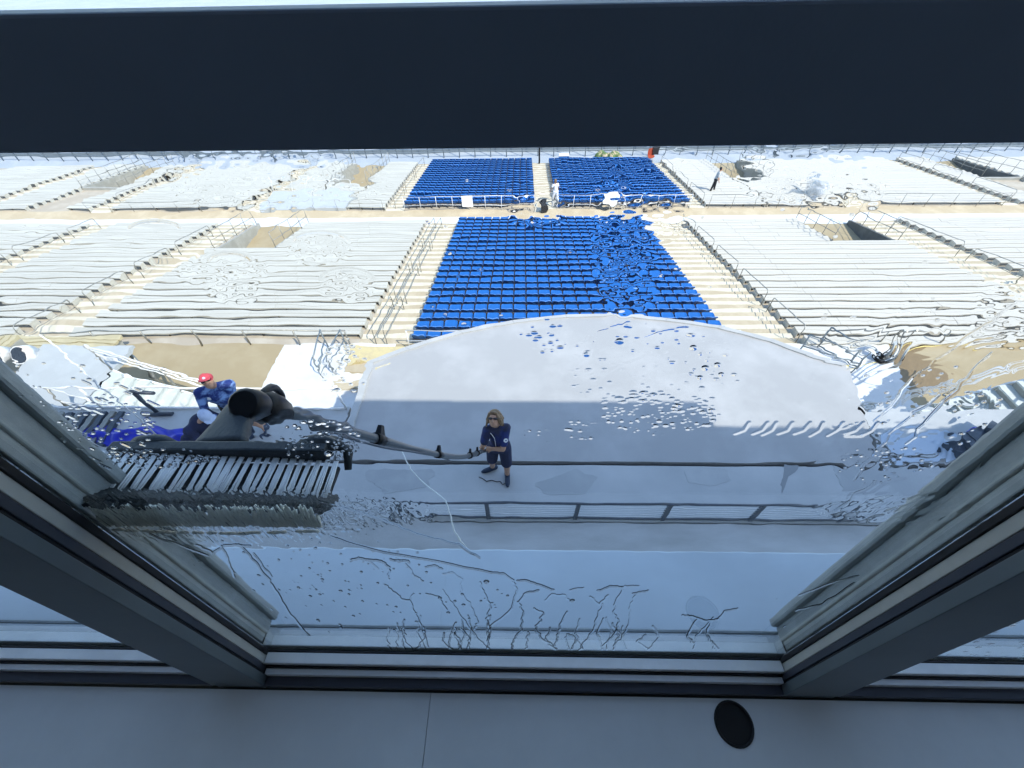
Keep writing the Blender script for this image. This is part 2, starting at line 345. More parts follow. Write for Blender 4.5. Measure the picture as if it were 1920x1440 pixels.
section_f(37.5, 46.0, range(0, 19), 'at the right edge', 'alu_sun_sheen')
section_f(-14.6, -11.9, range(4, 8), 'in front of left pit', 'alu')

# ------------------------------------------------------------------ BLUE SEATS
SW = 0.516
def seat_meshes():
    w = SW*0.452
    pan = MB(); prof = []
    # pan: a shallow scoop of three strips with a lip
    ys = [0.02, 0.12, 0.30, 0.41]; zs = [0.435, 0.415, 0.425, 0.445]
    vs, fs = [], []
    for y, z, q in zip(ys, zs, (0.97, 1.0, 1.0, 0.86)):
        for x, dz in ((-w, 0.02), (-w*0.7, 0.0), (w*0.7, 0.0), (w, 0.02)): vs.append((x*q, y-(0.03 if q < 0.9 and abs(x) > w*0.8 else 0), z+dz))
    for y, z in zip(ys, zs):
        for x, dz in ((-w, 0.02), (-w*0.7, 0.0), (w*0.7, 0.0), (w, 0.02)): vs.append((x*0.96, y, z+dz-0.05))
    for j in range(3):
        for i in range(3):
            a = j*4+i; fs.append((a, a+1, a+5, a+4)); b = a+16; fs.append((b, b+4, b+5, b+1))
    for i in range(3): fs += [(i, 16+i, 17+i, i+1), (12+i, 13+i, 29+i, 28+i)]
    for j in range(3): fs += [(j*4, j*4+4, j*4+20, j*4+16), (j*4+3, j*4+19, j*4+23, j*4+7)]
    pan.add(vs, fs, 'blue')
    back = MB(); vs, fs = [], []
    # backrest: rounded, reclined panel with curved top edge
    cols = [(-1, -0.06), (-0.85, -0.01), (-0.5, 0.0), (0, -0.012), (0.5, 0.0), (0.85, -0.01), (1, -0.06)]
    rows = [0.34, 0.48, 0.63]
    for off in (0.0, 0.035):
        for k, z in enumerate(rows):
            for x, dz in cols:
                zz = z + (dz if k == 2 else 0); yy = 0.03 - (z-0.40)*0.52 + off - 0.035*(1-abs(x))
                vs.append((x*w, yy, zz))
    n = 7
    for j in range(2):
        for i in range(6):
            a = j*n+i; fs.append((a+n, a+n+1, a+1, a)[::-1]); b = a+21; fs.append((b, b+n, b+n+1, b+1)[::-1])
    for i in range(6): a = 14+i; fs.append((a, a+1, a+22, a+21)); a = i; fs.append((a, a+21, a+22, a+1))
    for j in range(2):
        a = j*n; fs.append((a, a+n, a+n+21, a+21)); a = j*n+6; fs.append((a, a+21, a+n+21, a+n))
    back.add(vs, fs, 'blue')
    # raised rim along the top edge of the back
    rim = MB(); rim.tube([(x*w, 0.03-(0.63-0.40)*0.52+0.0175-0.035*(1-abs(x)), 0.632+dz) for x, dz in cols], 0.013, 'seat_rim', 6)
    leg = MB(); leg.box(-0.03, 0.03, 0.05, 0.16, 0.0, 0.40, 'seatpost'); leg.box(-SW*0.498, SW*0.498, -0.02, 0.30, 0.32, 0.37, 'seatpost')  # leg, plus a wide dark plate added to shade the gaps between seats
    return pan, back, rim, leg
pan, back, rim, leg = seat_meshes()
seat0 = thing('stadium_seat', 'blue plastic seat', 'seat', group='blue seats in the block behind the white deck')
so = [pan.build('seat_pan', seat0), back.build('backrest', seat0), leg.build('seat_leg_gap_shade', seat0)]
rim_o = rim.build('rim', so[1])
def hidden_by_deck(p):
    d = np.asarray(p)-CAM; q = CAM + d*(-CAM_H/d[2]); return -3.1 < q[0] < 6.1 and q[1] < 5.9 + 1.55*(1-((q[0]-1.6)/4.7)**2)
cells = []
for i in range(22):
    for c in range(22):
        x = -3.95+SW*(c+0.5); p = (x, BT_Y(i)+0.22, BT_Z(i))
        if hidden_by_deck((p[0], p[1]+0.1, p[2]+0.75)) and hidden_by_deck((p[0], p[1]+0.3, p[2]+0.8)): continue
        cells.append((i, c, p))
used = False
for (i, c, p) in cells[:300]:
    lab = f"blue plastic seat, {ordinal(c+1)} from the left in the {ordinal(i+1)} row beyond the white deck"
    if not used:
        s = seat0; s.location = p; s['label'] = lab; used = True
    else:
        s = seat0.copy(); COL.objects.link(s); s.location = p; s['label'] = lab
        for ch in so:
            k = ch.copy(); COL.objects.link(k); k.parent = s
            for g in ch.children:
                g2 = g.copy(); COL.objects.link(g2); g2.parent = k
rest = [p for (_, _, p) in cells[300:]]
for x0, ncol in ((-7.9, 17), (2.3, 17)):
    for i in range(19):
        for c in range(ncol): rest.append((x0+SW*(c+0.5), FT_Y(i)+0.22, FT_Z(i)))
far = MB(); proto = MB()
for q in (pan, back, rim, leg):
    base = len(proto.v); proto.v += q.v; proto.f += [tuple(a+base for a in f) for f in q.f]; proto.mi += [{id(leg): 1, id(rim): 2}.get(id(q), 0)]*len(q.f); proto.sm += q.sm
PV = np.array(proto.v); nv = len(PV)
far.mats = ['blue', 'seatpost', 'seat_rim']
far.v = np.concatenate([PV + np.array(p) + np.array([0, RNG.uniform(-.01, .01), RNG.uniform(-.006, .006)]) for p in rest]).tolist()
for k in range(len(rest)):
    far.f += [tuple(a+k*nv for a in f) for f in proto.f]; far.mi += proto.mi; far.sm += proto.sm
fo = far.build('stadium_seat_rows'); fo['kind'] = 'stuff'
tag(fo, 'mass of blue seats farther down the stand and in the two far blue blocks', 'seats')

# ------------------------------------------------------------------ RAILS
def bar_loop(x, Y0, Y1, z0, z1, h, name, label, cat='handrail', group='handrail loops along the aisles', r=0.022, mat='rail', mid=True):
    t = thing(name, label, cat, group=group); c = 0.12
    top = [(x, Y0, z0-0.05), (x, Y0, z0+h-c), (x, Y0+c*0.3, z0+h-c*0.3), (x, Y0+c, z0+h), (x, Y1-c, z1+h), (x, Y1-c*0.3, z1+h-c*0.3), (x, Y1, z1+h-c), (x, Y1, z1-0.05)]
    MB().tube(top, r, mat, 8).build('hoop', t)
    if mid: MB().tube([(x, Y0, z0+h*0.5), (x, Y1, z1+h*0.5)], r*0.8, mat, 6).build('mid_bar', t)
    return t
H_R = 0.85
def aisle_loops(x, Yf, Zf, spans, desc, pre, r=0.017, **kw):
    for n, (a, b) in enumerate(spans):
        bar_loop(x, Yf(a)+0.1, Yf(b)+0.1, Zf(a), Zf(b), H_R, 'aisle_handrail', f"grey hoop handrail, {ordinal(n+1)} from the {pre}, {desc}", r=r, **kw)
nearest = 'walkway end'
aisle_loops(9.95, BT_Y, BT_Z, [(0.5, 4.0), (4.8, 8.4), (9.2, 13.0), (13.8, 17.6), (18.2, 21.5)], 'aisle right of the large blue block', nearest)
aisle_loops(-4.95, BT_Y, BT_Z, [(0.3, 4.4), (5.2, 9.4), (10.2, 14.4), (15.2, 20.5)], 'aisle left of the large blue block', nearest)
aisle_loops(-5.35, BT_Y, BT_Z, [(0.3, 4.4), (5.2, 9.4), (10.2, 14.4), (15.2, 20.5)], 'inner pair, aisle left of the blue block', nearest)
aisle_loops(-18.6, BT_Y, BT_Z, [(0.5, 4), (5, 8.5), (9.5, 13), (14, 18.5)], 'aisle beside the left entry pit', nearest)
aisle_loops(22.2, BT_Y, BT_Z, [(3, 7), (8, 12), (13, 20)], 'aisle beside the dark right entry pit', nearest)
aisle_loops(-26.9, BT_Y, BT_Z, [(3, 7), (8, 12), (13, 17), (18, 21)], 'second aisle left', nearest)
aisle_loops(32.3, BT_Y, BT_Z, [(12, 16), (17, 21)], 'aisle at the right edge', nearest)
aisle_loops(12.0, FT_Y, FT_Z, [(0.5, 5), (6, 11), (12, 17.5)], 'aisle right of far blue seats', 'cross aisle')
aisle_loops(-8.6, FT_Y, FT_Z, [(0.5, 5), (6, 11), (12, 18)], 'aisle left of far blue seats', 'cross aisle')
aisle_loops(-18.0, FT_Y, FT_Z, [(4, 8), (9, 13), (14, 18)], 'far tier aisle beside grey platform', 'cross aisle')
aisle_loops(32.3, FT_Y, FT_Z, [(1, 6), (8, 12), (14, 18)], 'far tier aisle at right', 'cross aisle')
aisle_loops(-28.3, FT_Y, FT_Z, [(2, 8), (10, 17)], 'far tier aisle at left', 'cross aisle')
aisle_loops(22.8, FT_Y, FT_Z, [(0.2, 2.8)], 'short stair at right of far tier', 'cross aisle')
def rail_run(pts, h, spacing, name, label, mat='rail', r=0.02, rails=(1.0,), group=None, cat='railing', post_r=None):
    """posts every `spacing` along a polyline of base points, with rails at the given fractions of h"""
    t = thing(name, label, cat, group=group)
    P = [np.asarray(p, float) for p in pts]
    for f in rails: MB().tube([p+np.array([0, 0, h*f]) for p in P], r, mat, 8).build('rail_bar', t)
    for a, b in zip(P[:-1], P[1:]):
        n = max(1, int(round(np.linalg.norm(b-a)/spacing)))
        for k in range(n+1 if b is P[-1] else n):
            q = a+(b-a)*k/n; MB().tube([q, q+np.array([0, 0, h])], post_r or r, mat, 7).build('post', t)
    return t
# around the pits
def pit_rails(x0, x1, Yf, Zf, r0, n, desc):
    h = 1.0
    rail_run([(x1+0.12, Yf(r0), Zf(r0)+0.25), (x1+0.12, Yf(n)-0.1, Zf(n-1)+0.1)], h, 1.05, 'pit_railing', f'grey railing on the right side of the {desc}', r=0.018, rails=(1.0, 0.5), group='railings around the entry pits')
    rail_run([(x0-0.12, Yf(r0), Zf(r0)+0.25), (x0-0.12, Yf(n)-0.1, Zf(n-1)+0.1)], h, 1.05, 'pit_railing', f'grey railing on the left side of the {desc}', r=0.018, rails=(1.0, 0.5), group='railings around the entry pits')
pit_rails(-16.9, -13.7, BT_Y, BT_Z, 15, 22, 'pale pit left of the blue seats')
pit_rails(17.1, 20.4, BT_Y, BT_Z, 16, 22, 'dark pit right of the blue seats')
pit_rails(-34, -31.3, FT_Y, FT_Z, 8, 19, 'far left pit of the far tier')
pit_rails(-14.7, -11.9, FT_Y, FT_Z, 8, 19, 'far tier pit left of the blue seats')
pit_rails(16.2, 18.9, FT_Y, FT_Z, 10, 19, 'far tier pit right of the blue seats')
pit_rails(34.6, 37.4, FT_Y, FT_Z, 9, 19, 'far tier pit near the right edge')
# railings along the top edge of the stand and the cross aisle
rail_run([(-17.4, 11.15, Z_CON), (-6.3, 11.15, Z_CON)], 0.7, 1.85, 'guard_railing', 'grey guard railing at the top of the left benches above the tan floor', r=0.022, rails=(1.0,), post_r=0.03)
rail_run([(10.6, 11.15, Z_CON), (21.0, 11.15, Z_CON)], 0.7, 1.95, 'guard_railing', 'grey guard railing at the top of the right benches above the tan floor', r=0.022, rails=(1.0,), post_r=0.03)
rail_run([(-4.0, 10.85, Z_CON), (7.4, 10.85, Z_CON)], 0.95, 1.9, 'guard_railing', 'pale railing behind the nearest row of blue seats', mat='rail_light', r=0.02, rails=(1.0, 0.5))
rail_run([(-7.85, 27.35, Z_X), (0.8, 27.35, Z_X)], 0.95, 1.1, 'guard_railing', 'railing with a white sign in front of the far left blue block', mat='rail_light', r=0.018, rails=(1.0, 0.35))
rail_run([(2.3, 27.35, Z_X), (11.05, 27.35, Z_X)], 0.95, 1.1, 'guard_railing', 'railing at the cross aisle behind the far right blue block', mat='rail_light', r=0.018, rails=(1.0, 0.35))
rail_run([(12.3, 27.35, Z_X), (21.2, 27.35, Z_X)], 0.9, 1.4, 'guard_railing', 'thin railing at the cross aisle right of the far blue seats', r=0.016)
rail_run([(23.0, 27.35, Z_X), (46, 27.35, Z_X)], 0.9, 1.6, 'guard_railing', 'thin railing along the cross aisle at the far right', r=0.016)
rail_run([(-29.5, 27.35, Z_X), (-9.3, 27.35, Z_X)], 0.75, 1.6, 'guard_railing', 'thin railing along the cross aisle at the left', r=0.014)
sg = MB().box(-3.95, -3.25, 27.26, 27.32, Z_X+0.25, Z_X+1.0, 'paper'); tag(sg.build('sign'), 'blank white sign hanging on the railing of the far left blue block', 'sign')
sg = MB().box(5.3, 6.2, 27.26, 27.32, Z_X+0.3, Z_X+1.0, 'paper'); tag(sg.build('sign'), 'blank white sign hanging on the railing of the far right blue block', 'sign')
# fence far at the front
fz = FT_Z(FT_N)-0.05
rail_run([(-62, 41.4, fz), (62, 41.4, fz)], 2.2, 1.45, 'track_fence', 'tall grey fence posts and rails beyond the far seats', mat='fence', r=0.05, rails=(1.0, 0.22), cat='fence', post_r=0.045)
MBk = MB().box(-62, 62, 42.4, 42.55, fz, fz+0.35, 'fence'); tag(MBk.build('low_wall'), 'low grey wall along the foot of the far fence', 'wall')

# grey platform and odds and ends in the far tier
pf = thing('viewing_platform', 'flat grey viewing platform at the left of the far tier by the cross aisle', 'platform')
MB().box(-17.8, -11.95, FT_Y(0)+0.1, FT_Y(4)-0.02, -8.8, -7.75, 'grey').build('platform_top', pf)
for k in range(5):
    x = -17.7+k*1.4; MB().tube([(x, FT_Y(4)-0.1, -7.75), (x, FT_Y(4)-0.1, -6.85)], 0.02, 'rail_light', 6).build('post', pf)
MB().tube([(-17.7, FT_Y(4)-0.1, -6.85), (-12.1, FT_Y(4)-0.1, -6.85)], 0.025, 'rail_light', 6).build('rail_bar', pf)
q = onz(1016, 300, -9.9)
t = thing('speaker_post', 'black loudspeaker post at the far end of the middle aisle', 'loudspeaker')
MB().tube([(1.5, 39.4, fz), (1.5, 39.4, fz+1.6)], 0.07, 'black', 8).build('post', t)
MB().box(1.28, 1.72, 39.2, 39.6, fz+1.6, fz+2.6, 'black_cloth').box(1.33, 1.67, 39.12, 39.2, fz+1.7, fz+2.5, 'black').build('speaker_box', t, bevel=0.03)
t = thing('equipment_case', 'small black case standing in the middle aisle at the cross aisle', 'case')
MB().box(1.25, 1.62, 27.0, 27.35, Z_X, Z_X+0.55, 'black_cloth').build('body', t, bevel=0.03); MB().tube([(1.33, 27.17, Z_X+0.55), (1.36, 27.17, Z_X+0.63), (1.52, 27.17, Z_X+0.63), (1.55, 27.17, Z_X+0.55)], 0.015, 'black', 6).build('handle', t)
t = thing('rubbish_heap', 'green and tan tarpaulin bundle beyond the far right blue seats', 'bundle')
b = MB()
for k in range(9): b.ball((6.9+0.22*k, 40.6+0.2*math.sin(k*2.1), fz+0.25+0.12*math.sin(k*1.3)), (0.38, 0.42, 0.35), 'green', seg=9, rings=6)
b.build('bundle', t)
t = thing('folding_chair', 'orange folding chair at the far corner of the right blue block', 'chair')
b = MB().box(11.2, 11.75, 39.9, 40.4, fz+0.45, fz+0.5, 'orange').box(11.2, 11.75, 40.36, 40.42, fz+0.5, fz+1.0, 'orange'); b.build('seat', t)
MB().box(11.6, 12.1, 40.3, 40.7, fz+0.5, fz+1.05, 'black_cloth').build('bag', t)
for dx in (0.03, 0.5):
    for dy in (0.03, 0.45): MB().tube([(11.2+dx, 39.9+dy, fz), (11.2+dx, 39.9+dy, fz+0.47)], 0.015, 'rail', 6).build('leg', t)
t = thing('blue_cooler', 'blue cool box on the ground beyond the far blue seats', 'cool box')
MB().box(3.3, 4.2, 40.3, 40.8, fz, fz+0.4, 'blue').build('body', t, bevel=0.05); MB().box(3.27, 4.23, 40.27, 40.83, fz+0.402, fz+0.5, 'white').build('lid', t, bevel=0.03)
t = thing('barrier_stack', 'stack of grey crowd barriers leaning in the far tier at right', 'barriers')
for k in range(6):
    x = 19.5+0.09*k; b = MB()
    for zz in (0.15, 1.1): b.tube([(x, 28.0, -7.9+zz), (x+0.2, 30.0, -8.1+zz)], 0.022, 'rail_light', 6)
    for q in range(12): y = 28.0+2.0*q/11; b.tube([(x+0.1*q/11*2, y, -7.75-0.02*q), (x+0.1*q/11*2, y, -6.8-0.02*q)], 0.012, 'rail_light', 5)
    b.build('barrier', t)

# ------------------------------------------------------------------ WALKWAY, WHITE DECK, STAIRS
structure(MB().box(-18, 18, 2.62, 3.585, -0.3, 0.0, 'walk').build('walkway'))
structure(MB().box(-18, 18, 0.6, 2.60, -0.3, -0.006, 'walk_near').build('inner_walkway'))
structure(MB().box(-18, 18, 3.585, 3.66, -0.3, -0.10, 'gasket').build('walkway_joint'))
structure(MB().box(-13.0, -3.20, 3.66, 4.78, -0.3, 0.0, 'walk').build('side_walkway'))
structure(MB().box(6.15, 13.0, 3.66, 4.78, -0.3, 0.0, 'walk').build('side_walkway'))
arc_px = [(690, 680), (760, 652), (860, 621), (960, 602), (1060, 591), (1150, 590), (1250, 598), (1350, 612), (1450, 638), (1530, 668), (1590, 690)]
arc = [onz(px, py, 0)[:2] for px, py in arc_px]
poly = [(-3.15, 3.66), (5.95, 3.66)] + [tuple(a) for a in arc[::-1]]
dk = thing('white_deck', 'large pale grey deck with a curved front edge beside the walkway', 'deck')
MB().prism(poly, -0.14, 0.0, 'deck').build('deck_floor', dk)
m = MB(); rimpts = [(-3.15, 3.7)] + [tuple(a) for a in arc] + [(5.95, 3.7)]
outer = np.array(rimpts); cen = np.array([1.5, 4.5])
inner = cen + (outer-cen)*0.972
for k in range(len(outer)-2):
    a, b, c, d = outer[k], outer[k+1], inner[k+1], inner[k]
    g = 0.004
    a, d = a+(b-a)*g, d+(c-d)*g
    vs = [(*a, -0.30), (*b, -0.30), (*c, -0.30), (*d, -0.30), (*a, 0.035), (*b, 0.035), (*c, 0.030), (*d, 0.030)]
    m.add(vs, [(0,1,2,3), (7,6,5,4), (1,0,4,5), (2,1,5,6), (3,2,6,7), (0,3,7,4)], 'deck_rim')
m.build('edge_rim', dk)
MB().box(-2.8, 5.6, 3.75, 6.1, Z_CON, -0.145, 'shell').build('support_wall', dk)
# floors around the deck
structure(MB().box(-8.75, -4.6, 6.3, 11.19, Z_CON+0.0, Z_CON+0.012, 'white').build('painted_landing'))
wl = [(6.3, 6.3), (11.9, 6.3), (13.0, 11.19), (6.3, 11.19)]
structure(MB().prism(wl, Z_CON, Z_CON+0.012, 'white').build('painted_landing'))
wp = [onz(*p, Z_CON)[:2] for p in [(1692, 744), (1665, 650), (1742, 645), (1735, 655), (1718, 664), (1745, 672), (1762, 690), (1790, 708), (1775, 728)]]
structure(MB().prism([tuple(p) for p in wp][::-1] if False else [tuple(p) for p in wp], Z_CON-0.01, Z_CON+0.004, 'wet').build('wet_patch'), 'stuff')
t = thing('landing_step', 'yellow edged landing with low steps left of the white deck', 'steps')
MB().box(-6.1, -3.9, 10.1, 10.9, Z_CON+0.012, Z_CON+0.16, 'yellow_paint').build('top_step', t); MB().box(-6.1, -3.9, 9.75, 10.097, Z_CON+0.013, Z_CON+0.10, 'aisle').build('lower_step', t)
MB().box(-6.3, -4.2, 8.9, 9.3, Z_CON+0.013, Z_CON+0.12, 'aisle').build('lower_step', t)
def side_stair(sgn, label, xs, nstep, y0, y1, landing):
    t = thing('side_stair', label, 'stairs', group='stairs rising from the floor beside the deck'); m = MB(); rm = MB()
    tr, ri = 0.275, 0.177
    for k in range(nstep):
        a = xs+sgn*tr*k; b = a+sgn*(tr+0.03); z = Z_CON+ri*(k+1)
        m.box(min(a, b), max(a, b), y0, y1, z-0.05, z, 'step')
        x = a+sgn*0.02; rm.box(min(x, x+sgn*0.01), max(x, x+sgn*0.01), y0+0.01, y1-0.01, z-ri+0.002, z-0.052, 'pit' if sgn > 0 else 'step')  # right risers get a darker colour, painted shade facing away from the sun
    m.build('tread', t); rm.build('riser', t)
    xe = xs+sgn*tr*nstep; ze = Z_CON+ri*nstep
    for y in (y0-0.05, y1+0.05):
        s = MB(); s.extrude_x([(y-0.03, 0), (y+0.03, 0), (y+0.03, 0.001), (y-0.03, 0.001)], 0, 0.001, 'rail') if False else None
        s.obox(((xs+xe)/2, y, (Z_CON+ze)/2-0.10), (sgn*(xe-xs)/2*sgn, 0, (ze-Z_CON)/2), (0, 0.03, 0), (0, 0, 0.13), 'rail_light'); s.build('stringer', t)
        for hh in ((0.95, 0.80, 0.62) if y > y1 else (0.95, 0.5)):
            MB().tube([(xs-sgn*0.1, y, Z_CON+hh), (xe, y, ze+hh)], 0.024, 'rail_light', 8).build('handrail', t)
        for f in (0.03, 0.36, 0.68, 1.0):
            x, z = xs+(xe-xs)*f, Z_CON+(ze-Z_CON)*f; MB().tube([(x, y, z-0.2), (x, y, z+0.95)], 0.028, 'rail', 7).build('post', t)
    if landing:
        xl = xe+sgn*2.6; MB().box(min(xe, xl), max(xe, xl), y0-0.4, y1+1.0, ze-0.12, ze+0.0, 'grey').build('landing', t)
        for x in (xe+sgn*0.2, xl-sgn*0.1):
            for y in (y0-0.3, y1+0.9): MB().tube([(x, y, Z_CON), (x, y, ze-0.12)], 0.05, 'rail', 8).build('support_post', t)
    return xe, ze
xe, ze = side_stair(-1, 'pale steel stair with white handrails rising to the left behind two cleaners', -6.75, 15, 6.1, 7.4, True)
side_stair(1, 'pale steel stair with white handrails rising to the right of the deck', 9.0, 24, 6.0, 7.3, False)
# ribbed deck left, poles, lamp
t = thing('ribbed_roof', 'tan ribbed roof sheets at the left beyond the landing', 'roof'); b = MB()
for k in range(9): b.box(-19.5, -14.4, 9.2+0.21*k, 9.2+0.21*k+0.16, Z_CON+0.5, Z_CON+0.58+0.01*(k % 2), 'ribbed')
b.build('sheet', t); MB().box(-19.4, -14.5, 9.25, 11.0, Z_CON, Z_CON+0.49, 'pit').build('base_wall', t)
t = thing('ribbed_roof', 'tan ribbed roof sheets at the left edge with ribs running away from us', 'roof'); b = MB()
for k in range(11): b.box(-16.9+0.24*k*0.8, -16.9+0.24*k*0.8+0.14, 7.0, 9.0, -2.2, -2.12, 'ribbed')
b.build('sheet', t); MB().box(-16.9, -14.8, 7.05, 8.95, Z_CON, -2.205, 'pit').build('base_wall', t)
t = thing('floodlight', 'grey twin floodlight at the left edge beside the ribbed roof', 'floodlight'); c = onz(30, 672, -2.0)
MB().tube([(c[0], c[1]+0.2, Z_CON), (c[0], c[1]+0.2, -1.8)], 0.06, 'rail', 8).build('post', t)
for dx in (-0.35, 0.35):
    MB().tube([(c[0]+dx, c[1]+0.2, -2.0), (c[0]+dx, c[1]-0.08, -1.8)], [0.18, 0.26], 'rail_light', 14).build('lamp_housing', t)
    MB().tube([(c[0]+dx, c[1]-0.085, -1.795), (c[0]+dx, c[1]-0.10, -1.785)], [0.22, 0.22], 'lens', 14).build('lens', t)
for (bx, by), (tx, ty), lab in (((235, 870), (2, 632), 'thin pale vertical pole at the left, the outer of two'), ((345, 858), (112, 622), 'thin pale vertical pole at the left, the inner of two')):
    base = onz(bx, by, 0.0); best = min(np.arange(0.3, 6, 0.05), key=lambda h: abs((lambda v: CY-F_PX*(v@UP)/(v@FW))(base+np.array([0, 0, h])-CAM)-ty))
    t = thing('thin_pole', lab, 'pole', tuple(base)); MB().tube([(0, 0, 0), (0, 0, float(best))], 0.010, 'rail_light', 8).build('shaft', t); MB().box(-0.06, 0.06, -0.06, 0.06, 0.0, 0.02, 'rail').build('foot', t)
# outer rails of the left walkway
rail_run([(-12.5, 4.72, 0), (-3.25, 4.72, 0)], 0.62, 2.3, 'walkway_railing', 'pale double bar railing along the left walkway edge behind the crouching cleaner', mat='rail_light', r=0.02, rails=(1.0, 0.06))
t = thing('folding_trestle', 'dark metal trestle leaning by the railing left of the cleaners', 'trestle'); c = onz(262, 752, 0.6); e = onz(292, 782, 0.0)
MB().tube([(e[0], 4.62, 0.0), (c[0]-0.2, 4.62, 0.62)], 0.035, 'rail_dark', 8).build('leg', t); MB().tube([(c[0]-0.3, 4.62, 0.62), (c[0]+0.15, 4.62, 0.60)], 0.04, 'rail_dark', 8).build('crossbar', t); MB().tube([(e[0]-0.25, 4.58, 0.03), (e[0]+0.3, 4.58, 0.03)], 0.045, 'rail_dark', 8).build('foot', t)
t = thing('grating', 'dark slatted metal grating on the left walkway', 'grating')
b = MB()
for k in range(10): b.box(-8.9+0.16*k, -8.9+0.16*k+0.1, 3.95, 4.6, 0.0, 0.06, 'rail_dark' if k % 2 else 'rail')
b.build('slats', t); MB().box(-8.95, -7.3, 3.9, 3.95, 0.0, 0.07, 'rail_dark').build('frame', t)
# low inner railing
rail_run([(-5.6, 2.66, 0), (8.2, 2.66, 0)], 0.53, 1.31, 'low_railing', 'low dark railing between the walkway and the inner strip', mat='rail_dark', r=0.017, rails=(1.0, 0.04, 0.85, 0.7, 0.55, 0.4, 0.25), post_r=0.032) if False else None
lr = thing('low_railing', 'low dark railing with wire infill along the walkway below the window', 'railing')
for f, r_, mt in ((1.0, 0.02, 'rail_dark'), (0.06, 0.02, 'rail_dark')): MB().tube([(-6.2, 2.66, 0.53*f), (8.3, 2.66, 0.53*f)], r_, mt, 8).build('rail_bar', lr)
wi = MB()
for k in range(6): wi.tube([(-6.2, 2.66, 0.10+0.065*k), (8.3, 2.66, 0.10+0.065*k)], 0.004, 'rail_light', 5)
wi.build('wire_infill', lr)
for k in range(11):
    x = -5.76+1.315*k; MB().obox((x, 2.66, 0.26), (0.03, 0, 0), (0, 0.02, 0), (0, 0, 0.262), 'rail_dark').build('post', lr)
# tarps
def tarp(pxs, z, name, label, seed):
    rng = np.random.default_rng(seed); (x0, y0), (x1, y1) = pxs
    a = onz(x0, y1, z); b_ = onz(x1, y1, z); c = onz(x0, y0, z)
    nx, ny = 60, 12; vs, fs = [], []
    for j in range(ny+1):
        for i in range(nx+1):
            u, v = i/nx, j/ny; x = a[0]+(b_[0]-a[0])*u; y = a[1]+(c[1]-a[1])*v + 0.05*math.sin(u*19+seed)
            hgt = 0.03+0.10*math.exp(-((v-0.5-0.2*math.sin(u*9+seed))/0.16)**2)*(0.6+0.4*math.sin(u*31)) + 0.015*math.sin(u*57+v*9)
            if i in (0, nx) or j in (0, ny): hgt = 0.004
            vs.append((x, y, z+max(0.004, hgt)))
    for j in range(ny):
        for i in range(nx): q = j*(nx+1)+i; fs.append((q, q+1, q+nx+2, q+nx+1))
    o = MB().add(vs, fs, 'tarp', True).build(name); sol = o.modifiers.new('solid', 'SOLIDIFY'); sol.thickness = 0.004; sol.offset = 1
    return tag(o, label, 'tarpaulin')
tarp([(105, 800), (372, 832)], 0.0, 'tarpaulin', 'crumpled bright blue tarpaulin on the left walkway behind the crouching cleaner', 3)
tarp([(1838, 806), (1990, 842)], 0.0, 'tarpaulin', 'crumpled bright blue tarpaulin on the right walkway beside the window mullion', 5)
t = thing('pallet', 'dark jumbled plastic crate by the tarpaulin on the right walkway', 'crate')
a = onz(1800, 862, 0); b = MB()
for k in range(7): b.obox((a[0]+0.12*k, a[1]+0.12+0.05*k, 0.1+0.05*(k % 3)), (0.09, 0.04, 0), (-0.04, 0.16, 0), (0, 0, 0.1+0.04*(k % 2)), 'rail_dark')
b.build('slats', t)
pp = [onz(*p, 0.0)[:2] for p in [(1658, 863), (1800, 866), (1772, 812), (1660, 815)]]
structure_panel = MB().prism([tuple(p) for p in pp], 0.004, 0.03, 'panel').build('metal_sheet'); tag(structure_panel, 'pale blue metal sheet lying on the right walkway', 'sheet')

# hand truck with pump at right, guard frames, hose, sheet of paper
c = onz(1650, 674, Z_CON); t = thing('hand_truck', 'grey hand truck with a pressure pump standing by the right painted floor', 'hand truck', (c[0]+0.1, c[1], Z_CON+0.012))
for dx in (-0.2, 0.2): MB().tube([(dx, 0, 0.05), (dx+0.12, 0.12, 1.25), (dx+0.10, 0.02, 1.36)], 0.022, 'rail', 8).build('frame_rail', t)
for z in (0.3, 0.7, 1.1): MB().tube([(-0.2+0.1*z, 0.1*z, z), (0.2+0.1*z, 0.1*z, z)], 0.018, 'rail', 6).build('crossbar', t)
MB().box(-0.24, 0.24, -0.28, 0.02, 0.03, 0.05, 'rail').build('toe_plate', t)
MB().tube([(0.0, -0.08, 0.08), (0.08, 0.0, 0.85)], 0.12, 'grey', 14).build('pump_tank', t)
MB().ball((-0.27, -0.12, 0.14), (0.1, 0.14, 0.12), 'black').build('motor', t)
for dx in (-0.3, 0.3):
    w_ = MB(); w_.tube([(dx+0.13*math.cos(0)*0, 0.12*math.cos(a_), 0.13+0.12*math.sin(a_)) for a_ in np.linspace(0, 2*math.pi, 17)], 0.035, 'black', 7, False); o = w_.build('wheel', t)
    MB().tube([(dx-0.03, 0, 0.13), (dx+0.03, 0, 0.13)], 0.07, 'rail_light', 10).build('hub', o)
hs = [onz(*p, Z_CON+0.03) for p in [(1672, 652), (1695, 651), (1720, 647), (1745, 648), (1790, 642), (1822, 650)]]
tag(MB().tube([*hs], 0.02, 'yellow', 7).build('hose'), 'yellow hose trailing right from the hand truck over tan floor', 'hose')
hs = [onz(*p, Z_CON+0.025) for p in [(1576, 695), (1610, 688), (1650, 678)]]
tag(MB().tube([*hs], 0.012, 'yellow', 6).build('hose'), 'thin tan line from the deck edge to the hand truck', 'hose')
pq = [onz(*p, Z_CON+0.016)[:2] for p in [(1606, 688), (1628, 702), (1643, 691), (1622, 675)]]
